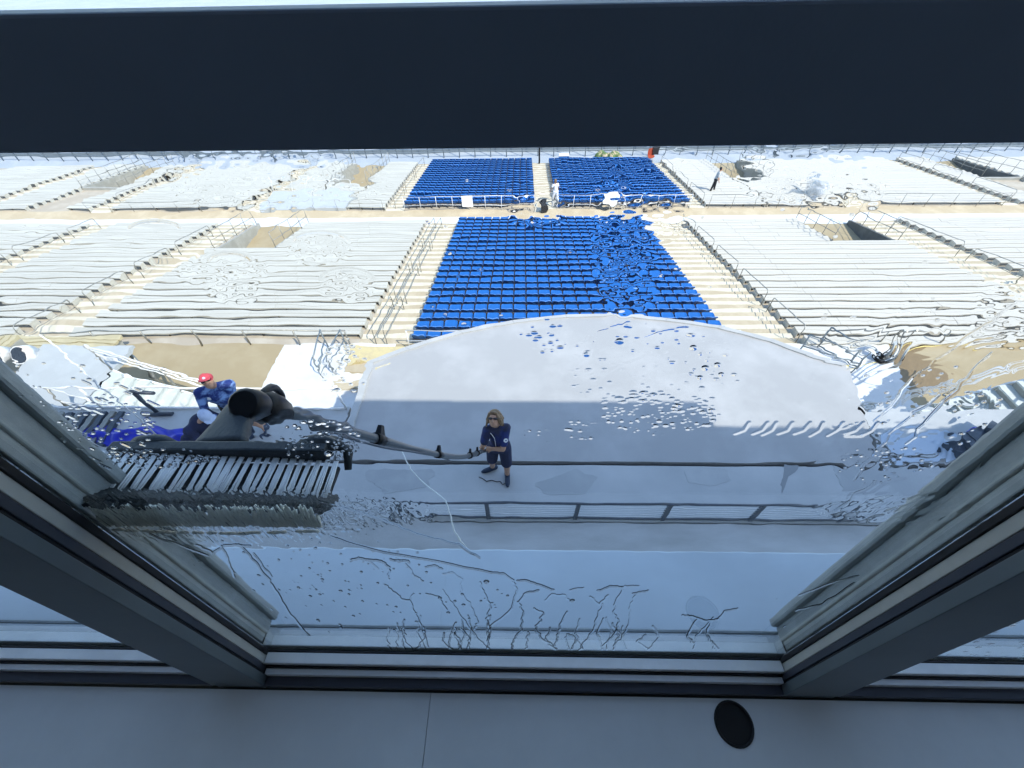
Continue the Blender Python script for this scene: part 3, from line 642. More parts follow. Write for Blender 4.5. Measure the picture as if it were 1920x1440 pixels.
tag(MB().prism([tuple(p) for p in pq], Z_CON+0.0125, Z_CON+0.02, 'paper').build('paper_sheet'), 'white rectangular sheet lying flat on the right painted floor', 'sheet')
def frame_guard(c0, c1, label, h=0.95):
    t = thing('hoop_barrier', label, 'barrier'); a, b = np.array([*c0, Z_CON+0.012]), np.array([*c1, Z_CON+0.012]); u = np.array([0, 0, 1.0])
    for p in (a, b): MB().tube([p, p+u*h], 0.026, 'fence', 8).build('post', t)
    for f in (1.0, 0.5, 0.08): MB().tube([a+u*h*f, b+u*h*f], 0.024, 'fence', 8).build('bar', t)
frame_guard((9.6, 10.6), (11.0, 9.7), 'nearer square guard frame at the right end of the deck'); frame_guard((10.5, 11.0), (11.3, 9.9), 'farther square guard frame at the right end of the deck')
frame_guard((-7.0, 10.9), (-6.8, 9.5), 'bent guard frame on the white painted floor left of the deck'); frame_guard((-6.3, 10.9), (-6.45, 9.6), 'second guard frame nearest the yellow landing step')

# ------------------------------------------------------------------ WINDOW (frame, panes, sill), all in the plane leaning outward by 6 degrees
LEAN = R(6); mV = np.array([0, math.sin(LEAN), math.cos(LEAN)]); nV = np.array([0, math.cos(LEAN), -math.sin(LEAN)])
lo, hi = 0.3, 4.0
for _ in range(60):
    s_ = (lo+hi)/2; d = ray(978, 1222); G = CAM+d/np.linalg.norm(d)*s_
    if (onplane(1460, 1230, G, nV)-onplane(505, 1214, G, nV))[0] > 1.5: hi = s_
    else: lo = s_
XL, XR = onplane(505, 1214, G, nV)[0], onplane(1460, 1230, G, nV)[0]; PITCHX = XR-XL+0.16; K = 1.25
def W(u, v, n): return np.array([u, 0, 0]) + np.array([0, G[1], G[2]]) + mV*v + nV*n
wall = thing('window_wall', 'dark metal framed window seen from inside, wet glass between slanting mullions', 'window')
V_HD0 = (onplane(960, 279, G-nV*0.061, nV)-(G-nV*0.061))@mV; V_HD1 = (onplane(960, 9, G-nV*0.061, nV)-(G-nV*0.061))@mV
V_TOP = V_HD1+1.02  # window head out of view, raised to let more sky light onto the counter
def wbar(x0, x1, v0, v1, n0, n1, mat, name, parent, bevel=0.0015):
    c = W((x0+x1)/2, (v0+v1)/2, (n0+n1)/2); b = MB(); b.obox(c, (abs(x1-x0)/2, 0, 0), mV*(v1-v0)/2, nV*(n1-n0)/2, mat)
    return b.build(name, parent, bevel=bevel)
V_BOT = -0.06
for xa, sg_ in ((XL, -1), (XR, 1), (XL-PITCHX, -1), (XR+PITCHX, 1)):
    x0 = xa; x1 = xa+sg_*0.16
    def seg(o0, o1): return (x0+sg_*o0, x0+sg_*o1)
    mu = wbar(*seg(0.0, 0.16), V_BOT, V_TOP, -0.085, -0.061, 'frame_int', 'mullion', wall)
    wbar(*seg(0.004, 0.156), V_BOT, V_TOP, -0.0605, -0.055, 'gasket', 'groove', mu)
    wbar(*seg(0.001, 0.159), V_BOT, V_TOP, -0.0548, -0.040, 'frame_navy', 'inner_strip', mu)
    wbar(*seg(0.0, 0.16), V_BOT, V_TOP, -0.0396, -0.0195, 'frame_beige', 'glazing_bead', mu)
    wbar(*seg(-0.003, 0.163), V_BOT, V_TOP, -0.0190, -0.0065, 'gasket', 'gasket', mu)
    wbar(*seg(0.006, 0.154), V_BOT+0.10, V_TOP, 0.0075, 0.030, 'frame_ext', 'outer_cap', mu, 0.003)
    wbar(*seg(0.001, 0.159), V_BOT+0.10, V_TOP, 0.0302, 0.066, 'frame_ext', 'outer_cap', mu, 0.003)
    wbar(*seg(-0.012, 0.172), V_BOT+0.10, V_TOP, 0.0662, 0.090, 'frame_ext', 'outer_cap', mu, 0.006)
    # foot of the mullion where it meets the counter
    b = MB(); b.obox(W((x0+x1)/2, V_BOT-0.03, -0.072), (0.07, 0, 0), mV*0.03, nV*0.012, 'frame_int'); b.build('mullion_foot', mu)
# sill rails for each bay
for xb in (XL-PITCHX+0.0, XL, XR+0.16):
    a = xb if xb != XL-PITCHX else XL-PITCHX; b = a+(XR-XL)
    wbar(a+0.002, b-0.002, -0.012, 0.006, -0.012, -0.0065, 'gasket', 'sill_gasket', wall)
    wbar(a+0.002, b-0.002, -0.030, 0.0045, -0.040, -0.0125, 'frame_white', 'sill', wall)
    wbar(a+0.002, b-0.002, -0.040, -0.014, -0.0465, -0.0405, 'gasket', 'sill_gasket', wall)
    wbar(a+0.002, b-0.002, -0.045, -0.022, -0.062, -0.047, 'frame_white', 'sill', wall)
    wbar(a+0.002, b-0.002, -0.07, -0.046, -0.085, -0.062, 'frame_navy', 'sill', wall)
    wbar(a-0.02, b+0.02, -0.03, 0.010, 0.0075, 0.058, 'sill_ext', 'outer_sill', wall, 0.003)
    wbar(a-0.02, b+0.02, -0.05, 0.013, 0.0582, 0.066, 'frame_ext', 'outer_sill', wall)
tr = wbar(-3.4, 3.4, V_HD0, V_HD1, -0.006-0.055, -0.009, 'frame_hdr', 'transom', wall, 0.002)
wbar(-3.4, 3.4, V_HD0-0.0035, V_HD0-0.0002, -0.045, -0.009, 'frame_navy', 'transom_gasket', tr)
wbar(-3.4, 3.4, V_HD0+0.003, V_HD1-0.003, 0.0075, 0.05, 'frame_ext', 'transom_cap', tr)
wbar(-3.4, 3.4, V_TOP, V_TOP+0.12, -0.06, 0.05, 'frame_ext', 'head_rail', wall)

# ---- panes: thin closed slabs; the outer face carries the water as real relief
def clear_pane(x0, x1, v0, v1, drops, seed):
    nx, nv = (320, 260) if drops else (2, 2)
    return water_pane(x0, x1, v0, v1, nx, nv, None, drops, seed)
def smooth_noise(shape, cell, rng):
    """value noise on the grid with cells of (cy,cx) samples, cosine interpolated"""
    h, w = shape; cy_, cx_ = cell
    gy, gx = int(h/cy_)+3, int(w/cx_)+3; g = rng.standard_normal((gy, gx))
    y = np.arange(h)/cy_; x = np.arange(w)/cx_; iy, ix = y.astype(int), x.astype(int); fy, fx = y-iy, x-ix
    fy = fy*fy*fy*(fy*(fy*6-15)+10); fx = fx*fx*fx*(fx*(fx*6-15)+10)
    a = g[np.ix_(iy, ix)]; b = g[np.ix_(iy, ix+1)]; c = g[np.ix_(iy+1, ix)]; d = g[np.ix_(iy+1, ix+1)]
    fx = fx[None, :]; fy = fy[:, None]
    return (a*(1-fx)+b*fx)*(1-fy) + (c*(1-fx)+d*fx)*fy
def pane_mesh(U, V, Hh, name, parent):
    """U,V arrays (nv,nx) of plane coordinates, Hh relief in metres on the outer face"""
    nv, nx = U.shape
    base = np.array([0, G[1], G[2]])
    P = base[None, None, :] + U[..., None]*np.array([1.0, 0, 0]) + V[..., None]*mV + (0.0025+Hh)[..., None]*nV
    outer = P.reshape(-1, 3)
    cs = [(U[0, 0], V[0, 0]), (U[0, -1], V[0, -1]), (U[-1, -1], V[-1, -1]), (U[-1, 0], V[-1, 0])]
    innr = np.array([W(u, v, -0.0035) for u, v in cs])
    verts = np.concatenate([outer, innr]); no = nv*nx
    j, i = np.mgrid[0:nv-1, 0:nx-1]; a = (j*nx+i).ravel()
    quads = np.stack([a, a+nx, a+nx+1, a+1], 1)
    ring_b = list(range(nx)); ring_r = [k*nx+nx-1 for k in range(nv)]; ring_t = [(nv-1)*nx+k for k in range(nx)]; ring_l = [k*nx for k in range(nv)]
    polys = [list(ring_b)+[no+1, no+0], [x for x in ring_r]+[no+2, no+1], ring_t[::-1]+[no+3, no+2][::1], ring_l[::-1]+[no+0, no+3]]
    polys[2] = ring_t[::-1]+[no+3, no+2]; polys[3] = ring_l[::-1]+[no+0, no+3]
    me = bpy.data.meshes.new(name)
    extra = [[no, no+1, no+2, no+3]] + polys
    nl = quads.size + sum(len(p) for p in extra); npoly = len(quads)+len(extra)
    me.vertices.add(len(verts)); me.vertices.foreach_set('co', verts.astype(np.float32).ravel())
    me.loops.add(nl); loops = np.concatenate([quads.ravel()] + [np.array(p) for p in extra]).astype(np.int32); me.loops.foreach_set('vertex_index', loops)
    starts = np.concatenate([np.arange(len(quads))*4, len(quads)*4+np.cumsum([0]+[len(p) for p in extra])[:-1]]).astype(np.int32)
    me.polygons.add(npoly); me.polygons.foreach_set('loop_start', starts)
    sm = np.zeros(npoly, bool); sm[:len(quads)] = bool(np.any(Hh)); me.polygons.foreach_set('use_smooth', sm)
    me.update(calc_edges=True); me.validate()
    me.materials.append(M['glass'])
    o = bpy.data.objects.new(name, me); COL.objects.link(o); o.parent = parent; return o
def grid_px(U, V):
    P = np.array([0, G[1], G[2]])[None, None, :] + U[..., None]*np.array([1.0, 0, 0]) + V[..., None]*mV - CAM
    z = P@FW; return CX+F_PX*(P@RT)/z, CY-F_PX*(P@UP)/z
def blob_mask(X, Y, cx, cy_, rx, ry, soft=0.35):
    d = np.sqrt(((X-cx)/rx)**2+((Y-cy_)/ry)**2); t = np.clip((1+soft-d)/soft, 0, 1); return t*t*(3-2*t)
def main_pane():
    nv, nx = 900, 1040; rng = np.random.default_rng(5)
    # rows are spaced evenly as seen, each row spans what can be seen of it plus a margin, its last columns reach under the mullions
    ys = np.linspace(1262, 255, nv); v = np.array([(onplane(970, y, G, nV)-G)@mV for y in ys]); v[0] = -0.02; v[-1] = V_HD0+0.03
    U = np.zeros((nv, nx)); Vv = np.repeat(v[:, None], nx, 1)
    for k in range(nv):
        a = max(XL-0.004, onplane(-40, ys[k], G, nV)[0]); b = min(XR+0.004, onplane(1960, ys[k], G, nV)[0])
        U[k, 1:-1] = np.linspace(a, b, nx-2); U[k, 0] = XL-0.005; U[k, -1] = XR+0.005
    X, Y = grid_px(U, Vv); mpp = np.abs(np.gradient(Vv, axis=0)/np.gradient(Y, axis=0))   # metres per photo pixel (vertical)
    xs1 = X[nv//2]; dxp = np.median(np.abs(np.diff(X[nv//2, 5:-5])))
    H = np.zeros((nv, nx))
    sy = 1262-255; py = nv/sy
    def N(cpy, cpx): return smooth_noise((nv, nx), (cpy*py, cpx/dxp), rng)
    # thin film undulation
    film = N(26, 60)*0.9 + N(60, 130)*1.1
    amt = 0.35 + 0.75*blob_mask(X, Y, 420, 480, 520, 230, 0.6) + 0.25*blob_mask(X, Y, 1600, 480, 400, 260, 0.6) + 0.5*blob_mask(X, Y, 430, 950, 420, 120, 0.5) - 0.25*blob_mask(X, Y, 1150, 690, 420, 90, 0.4)
    film2 = N(9, 34); H += (film*0.021 + film2*0.006)*amt*mpp
    # strongly disturbed patches (running water)
    for (cx, cy_, rx, ry, s) in [(1150, 455, 30, 110, 0.8), (1120, 330, 150, 30, 0.12), (1010, 395, 45, 25, 0.7), (1230, 410, 45, 35, 1.0), (1440, 325, 45, 40, 0.8), (1540, 335, 70, 45, 0.7), (1620, 350, 30, 40, 1.0),
                                 (480, 330, 130, 55, 0.8), (640, 340, 70, 30, 0.6), (600, 470, 45, 20, 0.9), (655, 540, 40, 20, 0.9), (440, 545, 40, 18, 0.7), (420, 505, 70, 25, 0.5), (640, 690, 40, 35, 0.35), (1180, 520, 40, 55, 1.1), (1250, 300, 50, 20, 0.3),
                                 (1720, 740, 90, 40, 0.3), (1880, 600, 50, 60, 0.4), (1680, 830, 90, 30, 0.7), (1690, 950, 120, 22, 0.7), (560, 800, 90, 30, 0.4), (120, 700, 120, 60, 0.10)]:
        m_ = blob_mask(X, Y, cx, cy_, rx, ry, 0.5)
        H += m_*s*mpp*(N(11, 19)*0.085 + N(6, 10)*0.035)
    # sharp diagonal run at lower right and along the wiped edges
    m_ = blob_mask(X, Y, 1740, 760, 190, 130, 0.6); H += m_*mpp*0.08*np.abs(np.sin((X*0.55+Y*0.95)/9.0 + 2*N(40, 40)))*N(50, 50)
    # separate drops: spherical caps
    def drop(px, py_, r, k=0.55, asp=1.0):
        j = int(np.clip((1262-py_)*py, 3, nv-4)); row = X[j]; i = int(np.clip(np.searchsorted(row, px), 3, nx-4)); rr = int(r*max(py, 1/dxp)*1.5)+3
        sl = np.s_[max(0, j-rr):j+rr+1, max(0, i-rr):i+rr+1]
        dx, dy = (X[sl]-px)/(r*asp), (Y[sl]-py_)/r; d2 = dx*dx+dy*dy
        H[sl] = np.maximum(H[sl], H[sl] + np.where(d2 < 1, (1-d2)**1.5, 0)*r*k*mpp[sl]*0.9)
    def scatter(n, cx, cy_, rx, ry, r0, r1, k=0.55, asp=(1.0, 1.8)):
        for _ in range(n):
            a = rng.uniform(0, 2*math.pi); q = math.sqrt(rng.uniform()); drop(cx+rx*q*math.cos(a), cy_+ry*q*math.sin(a), r0+(r1-r0)*rng.uniform()**2.2, k, rng.uniform(*asp))
    scatter(170, 1225, 690, 165, 85, 1.0, 3.6, 0.27, (1.4, 3.0)); scatter(150, 1240, 775, 110, 40, 1.2, 3.0, 0.45, (1.2, 2.6)); scatter(26, 1020, 630, 45, 32, 1.5, 3.5, 0.45, (1.4, 3))
    scatter(30, 1090, 805, 40, 18, 1.0, 2.8, 0.35, (1.5, 3)); scatter(16, 1010, 815, 30, 18, 1.0, 2.5, 0.35, (1.5, 3))
    scatter(80, 200, 800, 90, 60, 1.0, 2.2, 0.32, (1.4, 3.6)); scatter(70, 300, 858, 110, 20, 1.0, 2.4, 0.4, (1.4, 3)); scatter(110, 600, 825, 80, 40, 1.0, 2.4, 0.4, (1.0, 2.6)); scatter(18, 120, 720, 110, 60, 1.1, 2.4, 0.32, (1.4, 3))
    scatter(34, 650, 690, 45, 55, 1.1, 3.0, 0.32, (1.2, 2.6)); scatter(40, 1730, 770, 150, 100, 1.0, 2.3, 0.32, (1.2, 3)); scatter(50, 1660, 870, 90, 40, 1.1, 2.4, 0.4)
    scatter(110, 560, 1060, 260, 60, 0.9, 2.0, 0.36, (1.0, 2.6)); scatter(60, 700, 1130, 260, 60, 1.1, 2.6, 0.5); scatter(40, 1500, 1150, 90, 40, 1.1, 2.4, 0.5); scatter(40, 1300, 480, 600, 200, 1.2, 2.6, 0.45)
    for (px, py_, r) in [(1300, 652, 9), (1322, 690, 9), (1345, 684, 8), (1352, 702, 7), (1312, 708, 7), (1100, 665, 8), (1162, 640, 10), (912, 1090, 6), (617, 850, 8), (1073, 1125, 5)]: drop(px, py_, r*0.62, 0.40, 1.5)
    # rivulets: soft edged ridges along polylines
    def ridge(pts, r, k=0.5):
        pts = np.array(pts, float); x0, x1, y0, y1 = pts[:, 0].min()-20, pts[:, 0].max()+20, pts[:, 1].min()-20, pts[:, 1].max()+20
        jj = np.where((ys > y0) & (ys < y1))[0]
        if len(jj) == 0: return
        sl = np.s_[jj[0]:jj[-1]+1, :]; Xs, Ys = X[sl], Y[sl]; D = np.full(Xs.shape, 1e9)
        for a, b in zip(pts[:-1], pts[1:]):
            d = b-a; t = np.clip(((Xs-a[0])*d[0]+(Ys-a[1])*d[1])/(d@d+1e-9), 0, 1); D = np.minimum(D, np.hypot(Xs-a[0]-t*d[0], Ys-a[1]-t*d[1]))
        H[sl] += np.where(D < r, (1-(D/r)**2)**1.4, 0)*r*k*mpp[sl]
    def wig(pts, amp, n=4):
        out = []
        for a, b in zip(pts[:-1], pts[1:]):
            for k in range(n): t = k/n; out.append((a[0]+(b[0]-a[0])*t+rng.uniform(-amp, amp), a[1]+(b[1]-a[1])*t+rng.uniform(-amp, amp)*0.5))
        return out+[pts[-1]]
    for k in range(9): q = 1385+k*29+rng.uniform(-8, 8); ridge([(q-8, 814+rng.uniform(-3, 3)), (q+9, 806), (q+16+rng.uniform(0, 8), 792)], 3.4, 0.09)
    riv = [[(656, 1050), (672, 1045), (690, 1048), (715, 1050), (731, 1062), (728, 1080)], [(690, 1048), (710, 1066)], [(732, 1048), (765, 1050), (768, 1054)], [(760, 1055), (778, 1078), (792, 1088)],
           [(798, 1062), (815, 1058), (830, 1066)], [(828, 1076), (850, 1072), (866, 1085), (864, 1110), (880, 1128), (890, 1150), (896, 1165), (890, 1178)], [(920, 1072), (942, 1074), (962, 1086), (968, 1105), (960, 1140), (922, 1172), (914, 1200)],
           [(968, 1088), (985, 1087), (1012, 1096), (1038, 1105)], [(973, 1128), (985, 1110), (1010, 1106)], [(972, 1128), (980, 1145), (977, 1180), (962, 1200), (960, 1217)], [(900, 1090), (908, 1110), (920, 1135), (912, 1160), (916, 1195)],
           [(830, 1105), (845, 1125), (862, 1150), (885, 1180), (905, 1205), (918, 1217)], [(768, 1125), (780, 1150), (795, 1185), (803, 1212)], [(722, 1095), (740, 1110), (755, 1122), (768, 1125), (776, 1112)], [(800, 1112), (822, 1118), (838, 1142)],
           [(1024, 1125), (1035, 1113), (1058, 1115), (1070, 1128)], [(1070, 1105), (1094, 1101)], [(1000, 1140), (1018, 1148), (1012, 1165), (1004, 1175), (1015, 1195), (1042, 1217)], [(1064, 1145), (1050, 1170), (1046, 1190), (1040, 1210)],
           [(1108, 1118), (1124, 1132), (1140, 1115)], [(1122, 1107), (1145, 1098), (1168, 1100)], [(1168, 1100), (1155, 1125), (1150, 1145), (1160, 1165), (1150, 1190), (1130, 1210)], [(1170, 1098), (1198, 1098)], [(1190, 1115), (1180, 1140), (1178, 1170), (1165, 1195), (1150, 1210)], [(1187, 1112), (1215, 1106)],
           [(1130, 1130), (1120, 1155), (1112, 1180), (1095, 1205), (1085, 1218)], [(1065, 1188), (1080, 1195), (1072, 1216)], [(1280, 1153), (1300, 1155), (1322, 1163), (1345, 1160), (1358, 1145), (1382, 1140)], [(1305, 1160), (1288, 1190), (1300, 1205)], [(1330, 1164), (1306, 1190), (1300, 1215)],
           [(1500, 1115), (1560, 1090), (1610, 1078)], [(1490, 1143), (1540, 1132), (1600, 1092)], [(450, 1020), (480, 1052), (505, 1085), (520, 1110), (545, 1150), (580, 1190)], [(415, 1022), (430, 1050), (440, 1080)], [(475, 1035), (510, 1080)], [(370, 1020), (400, 1035), (420, 1020), (470, 1022)],
           [(280, 1000), (330, 1018), (390, 1040)], [(600, 940), (660, 955), (720, 975), (780, 1000), (860, 1020), (900, 1045)], [(620, 1005), (700, 1030), (800, 1048), (920, 1072)]]
    for p in riv: ridge(wig(p, 2.0, 5), rng.uniform(1.3, 2.1), rng.uniform(0.12, 0.24))
    for k in range(26):
        x = rng.uniform(690, 1380); yy = rng.uniform(1150, 1190); ridge(wig([(x, yy), (x+rng.uniform(-14, 14), (yy+1216)/2), (x+rng.uniform(-16, 16), 1216)], 2.5), rng.uniform(1.2, 1.7), 0.16)
    for (cx, cy_, rx, ry) in [(600, 455, 52, 20), (650, 528, 50, 24), (290, 430, 48, 16), (430, 490, 40, 16)]:
        ridge([(cx+rx*math.cos(a), cy_-ry*math.sin(a)) for a in np.linspace(0.2, math.pi-0.2, 14)], 2.4, 0.2)
    for p in [[(1090, 640), (1130, 615), (1180, 602)], [(1170, 650), (1230, 622), (1290, 612)], [(1130, 700), (1180, 680), (1220, 660)], [(1080, 800), (1120, 792)], [(700, 690), (730, 680)], [(1640, 790), (1700, 720), (1800, 640), (1900, 570)], [(1600, 900), (1680, 800), (1760, 740)], [(1700, 830), (1780, 740), (1860, 660)], [(1560, 960), (1640, 900)]]:
        ridge(wig(p, 5, 7), rng.uniform(1.3, 2.2), 0.13)
    for (cx, cy_, rx, ry, n) in [(200, 790, 80, 80, 20)]:
        for _ in range(n):
            x, y_ = cx+rng.uniform(-rx, rx), cy_+rng.uniform(-ry, ry); l = rng.uniform(6, 22); ridge([(x, y_), (x+l, y_+l*0.45)], rng.uniform(1.2, 1.9), 0.25)
    # wet brushed band under the brush
    m_ = blob_mask(X, Y, 400, 965, 300, 40, 0.5); H += m_*mpp*(N(16, 5)*0.06+N(5, 9)*0.05)
    H[:, 0] = 0; H[:, -1] = 0; H[0] = 0; H[-1] = 0
    return pane_mesh(U, Vv, np.clip(H, -0.0018, 0.02), 'glass_pane', wall)
main_pane()
def side_pane(x0, x1, drops, seed):
    nv, nx = (420, 420) if drops else (3, 3); rng = np.random.default_rng(seed)
    v = np.linspace(-0.02, V_HD0+0.03, nv) if not drops else np.concatenate([np.linspace(-0.02, 0.62, nv-1), [V_HD0+0.03]])
    u = np.linspace(x0, x1, nx) if not drops else np.concatenate([np.linspace(x0, x0+0.72, nx-1), [x1]])
    U, Vv = np.meshgrid(u, v); H = np.zeros((nv, nx))
    if drops:
        for _ in range(340):
            r = rng.uniform(0.0018, 0.0055); a, b = rng.uniform(x0+0.01, x0+0.7), rng.uniform(0.0, 0.6); d2 = ((U-a)/(r*1.3))**2+((Vv-b)/r)**2; H = np.maximum(H, np.where(d2 < 1, np.abs(1-d2)**1.5, 0)*r*0.5)
    pane_mesh(U, Vv, H, 'glass_pane', wall)
side_pane(XR+0.155, XR+PITCHX+0.005, True, 3); side_pane(XL-PITCHX-0.005, XL-0.155, False, 4)
# upper panes above the transom
for a, b in ((XL-0.005, XR+0.005), (XR+0.155, XR+PITCHX+0.005), (XL-PITCHX-0.005, XL-0.155)):
    U, Vv = np.meshgrid([a, b], [V_HD1-0.02, V_TOP+0.02]); pane_mesh(U, Vv, np.zeros((2, 2)), 'upper_pane', wall)

# ------------------------------------------------------------------ COUNTER under the window
zc = W(0, V_BOT-0.012, -0.08)[2]
gc = onz(1376, 1357, zc); seam = (onz(809, 1290, zc), onz(800, 1440, zc)); xsm = seam[0][0]; y_edge = W(0, V_BOT, -0.092)[1]
ct = thing('counter', 'long blue grey laminate counter below the window with a black cable hole', 'counter')
def holed(x0, x1, y0, y1, z, th, c, r, mat):
    m = MB(); n = 32; ring = [(c[0]+r*math.cos(2*math.pi*k/n), c[1]+r*math.sin(2*math.pi*k/n)) for k in range(n)]; box = []
    for k in range(n):
        a = 2*math.pi*k/n; dx, dy = math.cos(a), math.sin(a)
        t = min((x1-c[0])/dx if dx > 1e-6 else 1e9, (x0-c[0])/dx if dx < -1e-6 else 1e9, (y1-c[1])/dy if dy > 1e-6 else 1e9, (y0-c[1])/dy if dy < -1e-6 else 1e9); box.append((c[0]+dx*t, c[1]+dy*t))
    vs = [(*p, z) for p in ring]+[(*p, z) for p in box]+[(*p, z-th) for p in ring]
    fs = [(k, n+k, n+(k+1) % n, (k+1) % n) for k in range(n)]+[(k, (k+1) % n, 2*n+(k+1) % n, 2*n+k) for k in range(n)]
    m.add(vs, fs, mat)
    for cxn, cyn in ((x0, y0), (x1, y0), (x1, y1), (x0, y1)):   # corner triangles
        k = min(range(n), key=lambda q: 0 if False else abs(math.atan2(math.sin(2*math.pi*q/n-math.atan2(cyn-c[1], cxn-c[0])), math.cos(2*math.pi*q/n-math.atan2(cyn-c[1], cxn-c[0])))))
        ang = math.atan2(cyn-c[1], cxn-c[0]); k0 = int(math.floor((ang % (2*math.pi))/(2*math.pi/n))) % n
        m.add([(*box[k0], z), (cxn, cyn, z), (*box[(k0+1) % n], z)], [(0, 1, 2)], mat)
    return m
MB().box(-3.6, xsm-0.0008, -0.42, y_edge, zc-0.04, zc, 'counter').build('counter_panel', ct)
holed(xsm+0.0008, 3.6, -0.42, y_edge, zc, 0.04, gc[:2], 0.052, 'counter').build('counter_panel', ct)
MB().box(-3.6, 3.6, -0.42, y_edge, zc-0.075, zc-0.042, 'hole').build('counter_base', ct)
gr = MB(); ringp = [(gc[0]+0.050*math.cos(a), gc[1]+0.050*math.sin(a), zc+0.001) for a in np.linspace(0, 2*math.pi, 33)]
gr.tube(ringp, 0.0035, 'hole', 8, False); gr.tube([(gc[0], gc[1], zc-0.003), (gc[0], gc[1], zc-0.006)], 0.0505, 'hole', 32); gr.build('cable_hole', ct)
MB().box(-3.6, 3.6, y_edge, W(0, 0, 0.06)[1], zc-0.08, zc-0.012, 'grime').build('gap_channel', ct)

# ------------------------------------------------------------------ BUILDING shell: room, facade, lower roof, main roof that shades the walkway
bd = thing('press_box_building', 'press box building around the window with a wet lower roof outside', 'building')
z_l = 3.3; yl0, yl1 = W(0, -0.05, 0.067)[1], onz(1000, 1029, z_l)[1]
lr_ = MB(); lr_.obox((0, (yl0+yl1)/2, z_l-0.06), (18, 0, 0), (0, (yl1-yl0)/2, 0), (0, 0, 0.06), 'ledge'); lr_.build('lower_roof', bd, bevel=0.01)
MB().box(-18, 18, 0.365, yl1-0.15, 0.0, z_l-0.122, 'shell').build('lower_wall', bd)
yw = W(0, -0.05, 0.055)[1]
MB().box(-18, 18, yw-0.12, yw-0.004, z_l, W(0, -0.05, 0.06)[2]-0.03, 'shell').build('spandrel', bd)
zr0 = W(0, V_TOP+0.12, 0)[2]+0.02; zr1 = 7.62
def shadow_edge(px, py): p = onz(px, py, 0.0); t = zr1/SUN_TO.z; return p[0]+SUN_TO.x*t, p[1]+SUN_TO.y*t
e1 = shadow_edge(900, 752); e2 = shadow_edge(1480, 800); ej = shadow_edge(1316, 775)
ye1, ye2 = e1[1], e2[1]
MB().box(-16, ej[0], -4.0, ye1, zr0, zr1, 'shell').build('roof', bd); MB().box(ej[0], 18, -4.0, ye2, zr0+0.002, zr1, 'shell').build('roof', bd)
MB().box(-9, 9, -4.0, -3.9, zc-0.9, zr0-0.01, 'carpet').build('back_wall', bd); MB().box(-3.98, 3.98, -3.89, W(0, V_TOP+0.1, -0.07)[1], zr0-0.035, zr0-0.008, 'room').build('ceiling', bd)
for x in (-4.0, 4.0): MB().box(min(x, x*1.02), max(x, x*1.02), -3.9, W(0, 0.8, 0)[1], zc-0.9, zr0-0.01, 'room').build('side_wall', bd)
MB().box(-4.0, 4.0, -3.9, 0.1, zc-1.0, zc-0.9, 'carpet').build('room_floor', bd)
MB().box(-18, 18, -4.2, 0.36, -0.31, z_l-0.125, 'shell').build('base_wall', bd)
MB().box(-18, 18, -4.2, 2.55, -12.0, -0.32, 'shell').build('base_wall', bd)

# ------------------------------------------------------------------ CLEANING POLE with brush
def Wp(px, py, n): return onplane(px, py, np.array([0, G[1], G[2]])+nV*n, nV)
cp = thing('window_brush_pole', 'long jointed cleaning pole with a wide wet brush pressed on the window', 'cleaning pole')
# brush: tufts run along the glass normal, hanging from a block 11 cm off the glass
n0, n1 = 0.052, 0.135
A0, A1 = Wp(122, 914, n0), Wp(606, 934, n0)      # lower ends of the pale tufts
def uv(p): q = p-np.array([0, G[1], G[2]]); return p[0], q@mV
(u0, v0_), (u1, v1_) = uv(A0), uv(A1)
tf = MB(); nt_ = 29
for k in range(nt_):
    f = k/(nt_-1); u = u0+(u1-u0)*f; v_ = v0_+(v1_-v0_)*f; wdt = (u1-u0)/nt_*RNG.uniform(0.36, 0.47)
    bw = wdt*RNG.uniform(0.82, 1.12); sk = RNG.uniform(-0.004, 0.004)
    for q in range(5):
        du = (q-2)*bw*0.36; ln = RNG.uniform(-0.007, 0.003)
        c0 = W(u+du+sk, v_+RNG.uniform(-0.003, 0.002), n0+ln); c1 = W(u+du*0.85, v_+0.004, n1)
        tf.tube([c0, (c0+c1)/2+np.array([RNG.uniform(-0.001, 0.001), 0, 0]), c1], [bw*0.24, bw*0.23, bw*0.20], 'tuft', 6)
tf.build('bristle', cp)
b = MB(); vmid = (v0_+v1_)/2; b.obox(W((u0+u1)/2-0.004, vmid-0.016, 0.096), (abs(u1-u0)/2+0.006, 0, (v1_-v0_)/2), mV*0.004, nV*0.036, 'tuft_dark'); b.build('bristle_backing', cp)
dk_ = MB(); nd = 150
(ud0, vd0), (ud1, vd1) = uv(Wp(120, 944, 0.012)), uv(Wp(604, 957, 0.012))
for k in range(nd):
    f = k/(nd-1); u = ud0+(ud1-ud0)*f; v_ = vd0+(vd1-vd0)*f
    for q in range(2):
        a = W(u+RNG.uniform(-0.006, 0.006), v_+0.004*q+RNG.uniform(-0.005, 0.005), 0.012+0.010*q); b_ = W(u, v0_+(v1_-v0_)*f-0.010, 0.062)
        dk_.tube([a, (a+b_)/2+mV*RNG.uniform(-0.006, 0.002), b_], [0.004, 0.006, 0.005], 'tuft_dark', 5)
dk_.build('bristle', cp)
wt = MB(); (ub0, vb0), (ub1, vb1) = uv(Wp(205, 984, 0.005)), uv(Wp(604, 986, 0.005)); (_, vt0), (_, vt1) = uv(Wp(205, 952, 0.008)), uv(Wp(600, 952, 0.008))
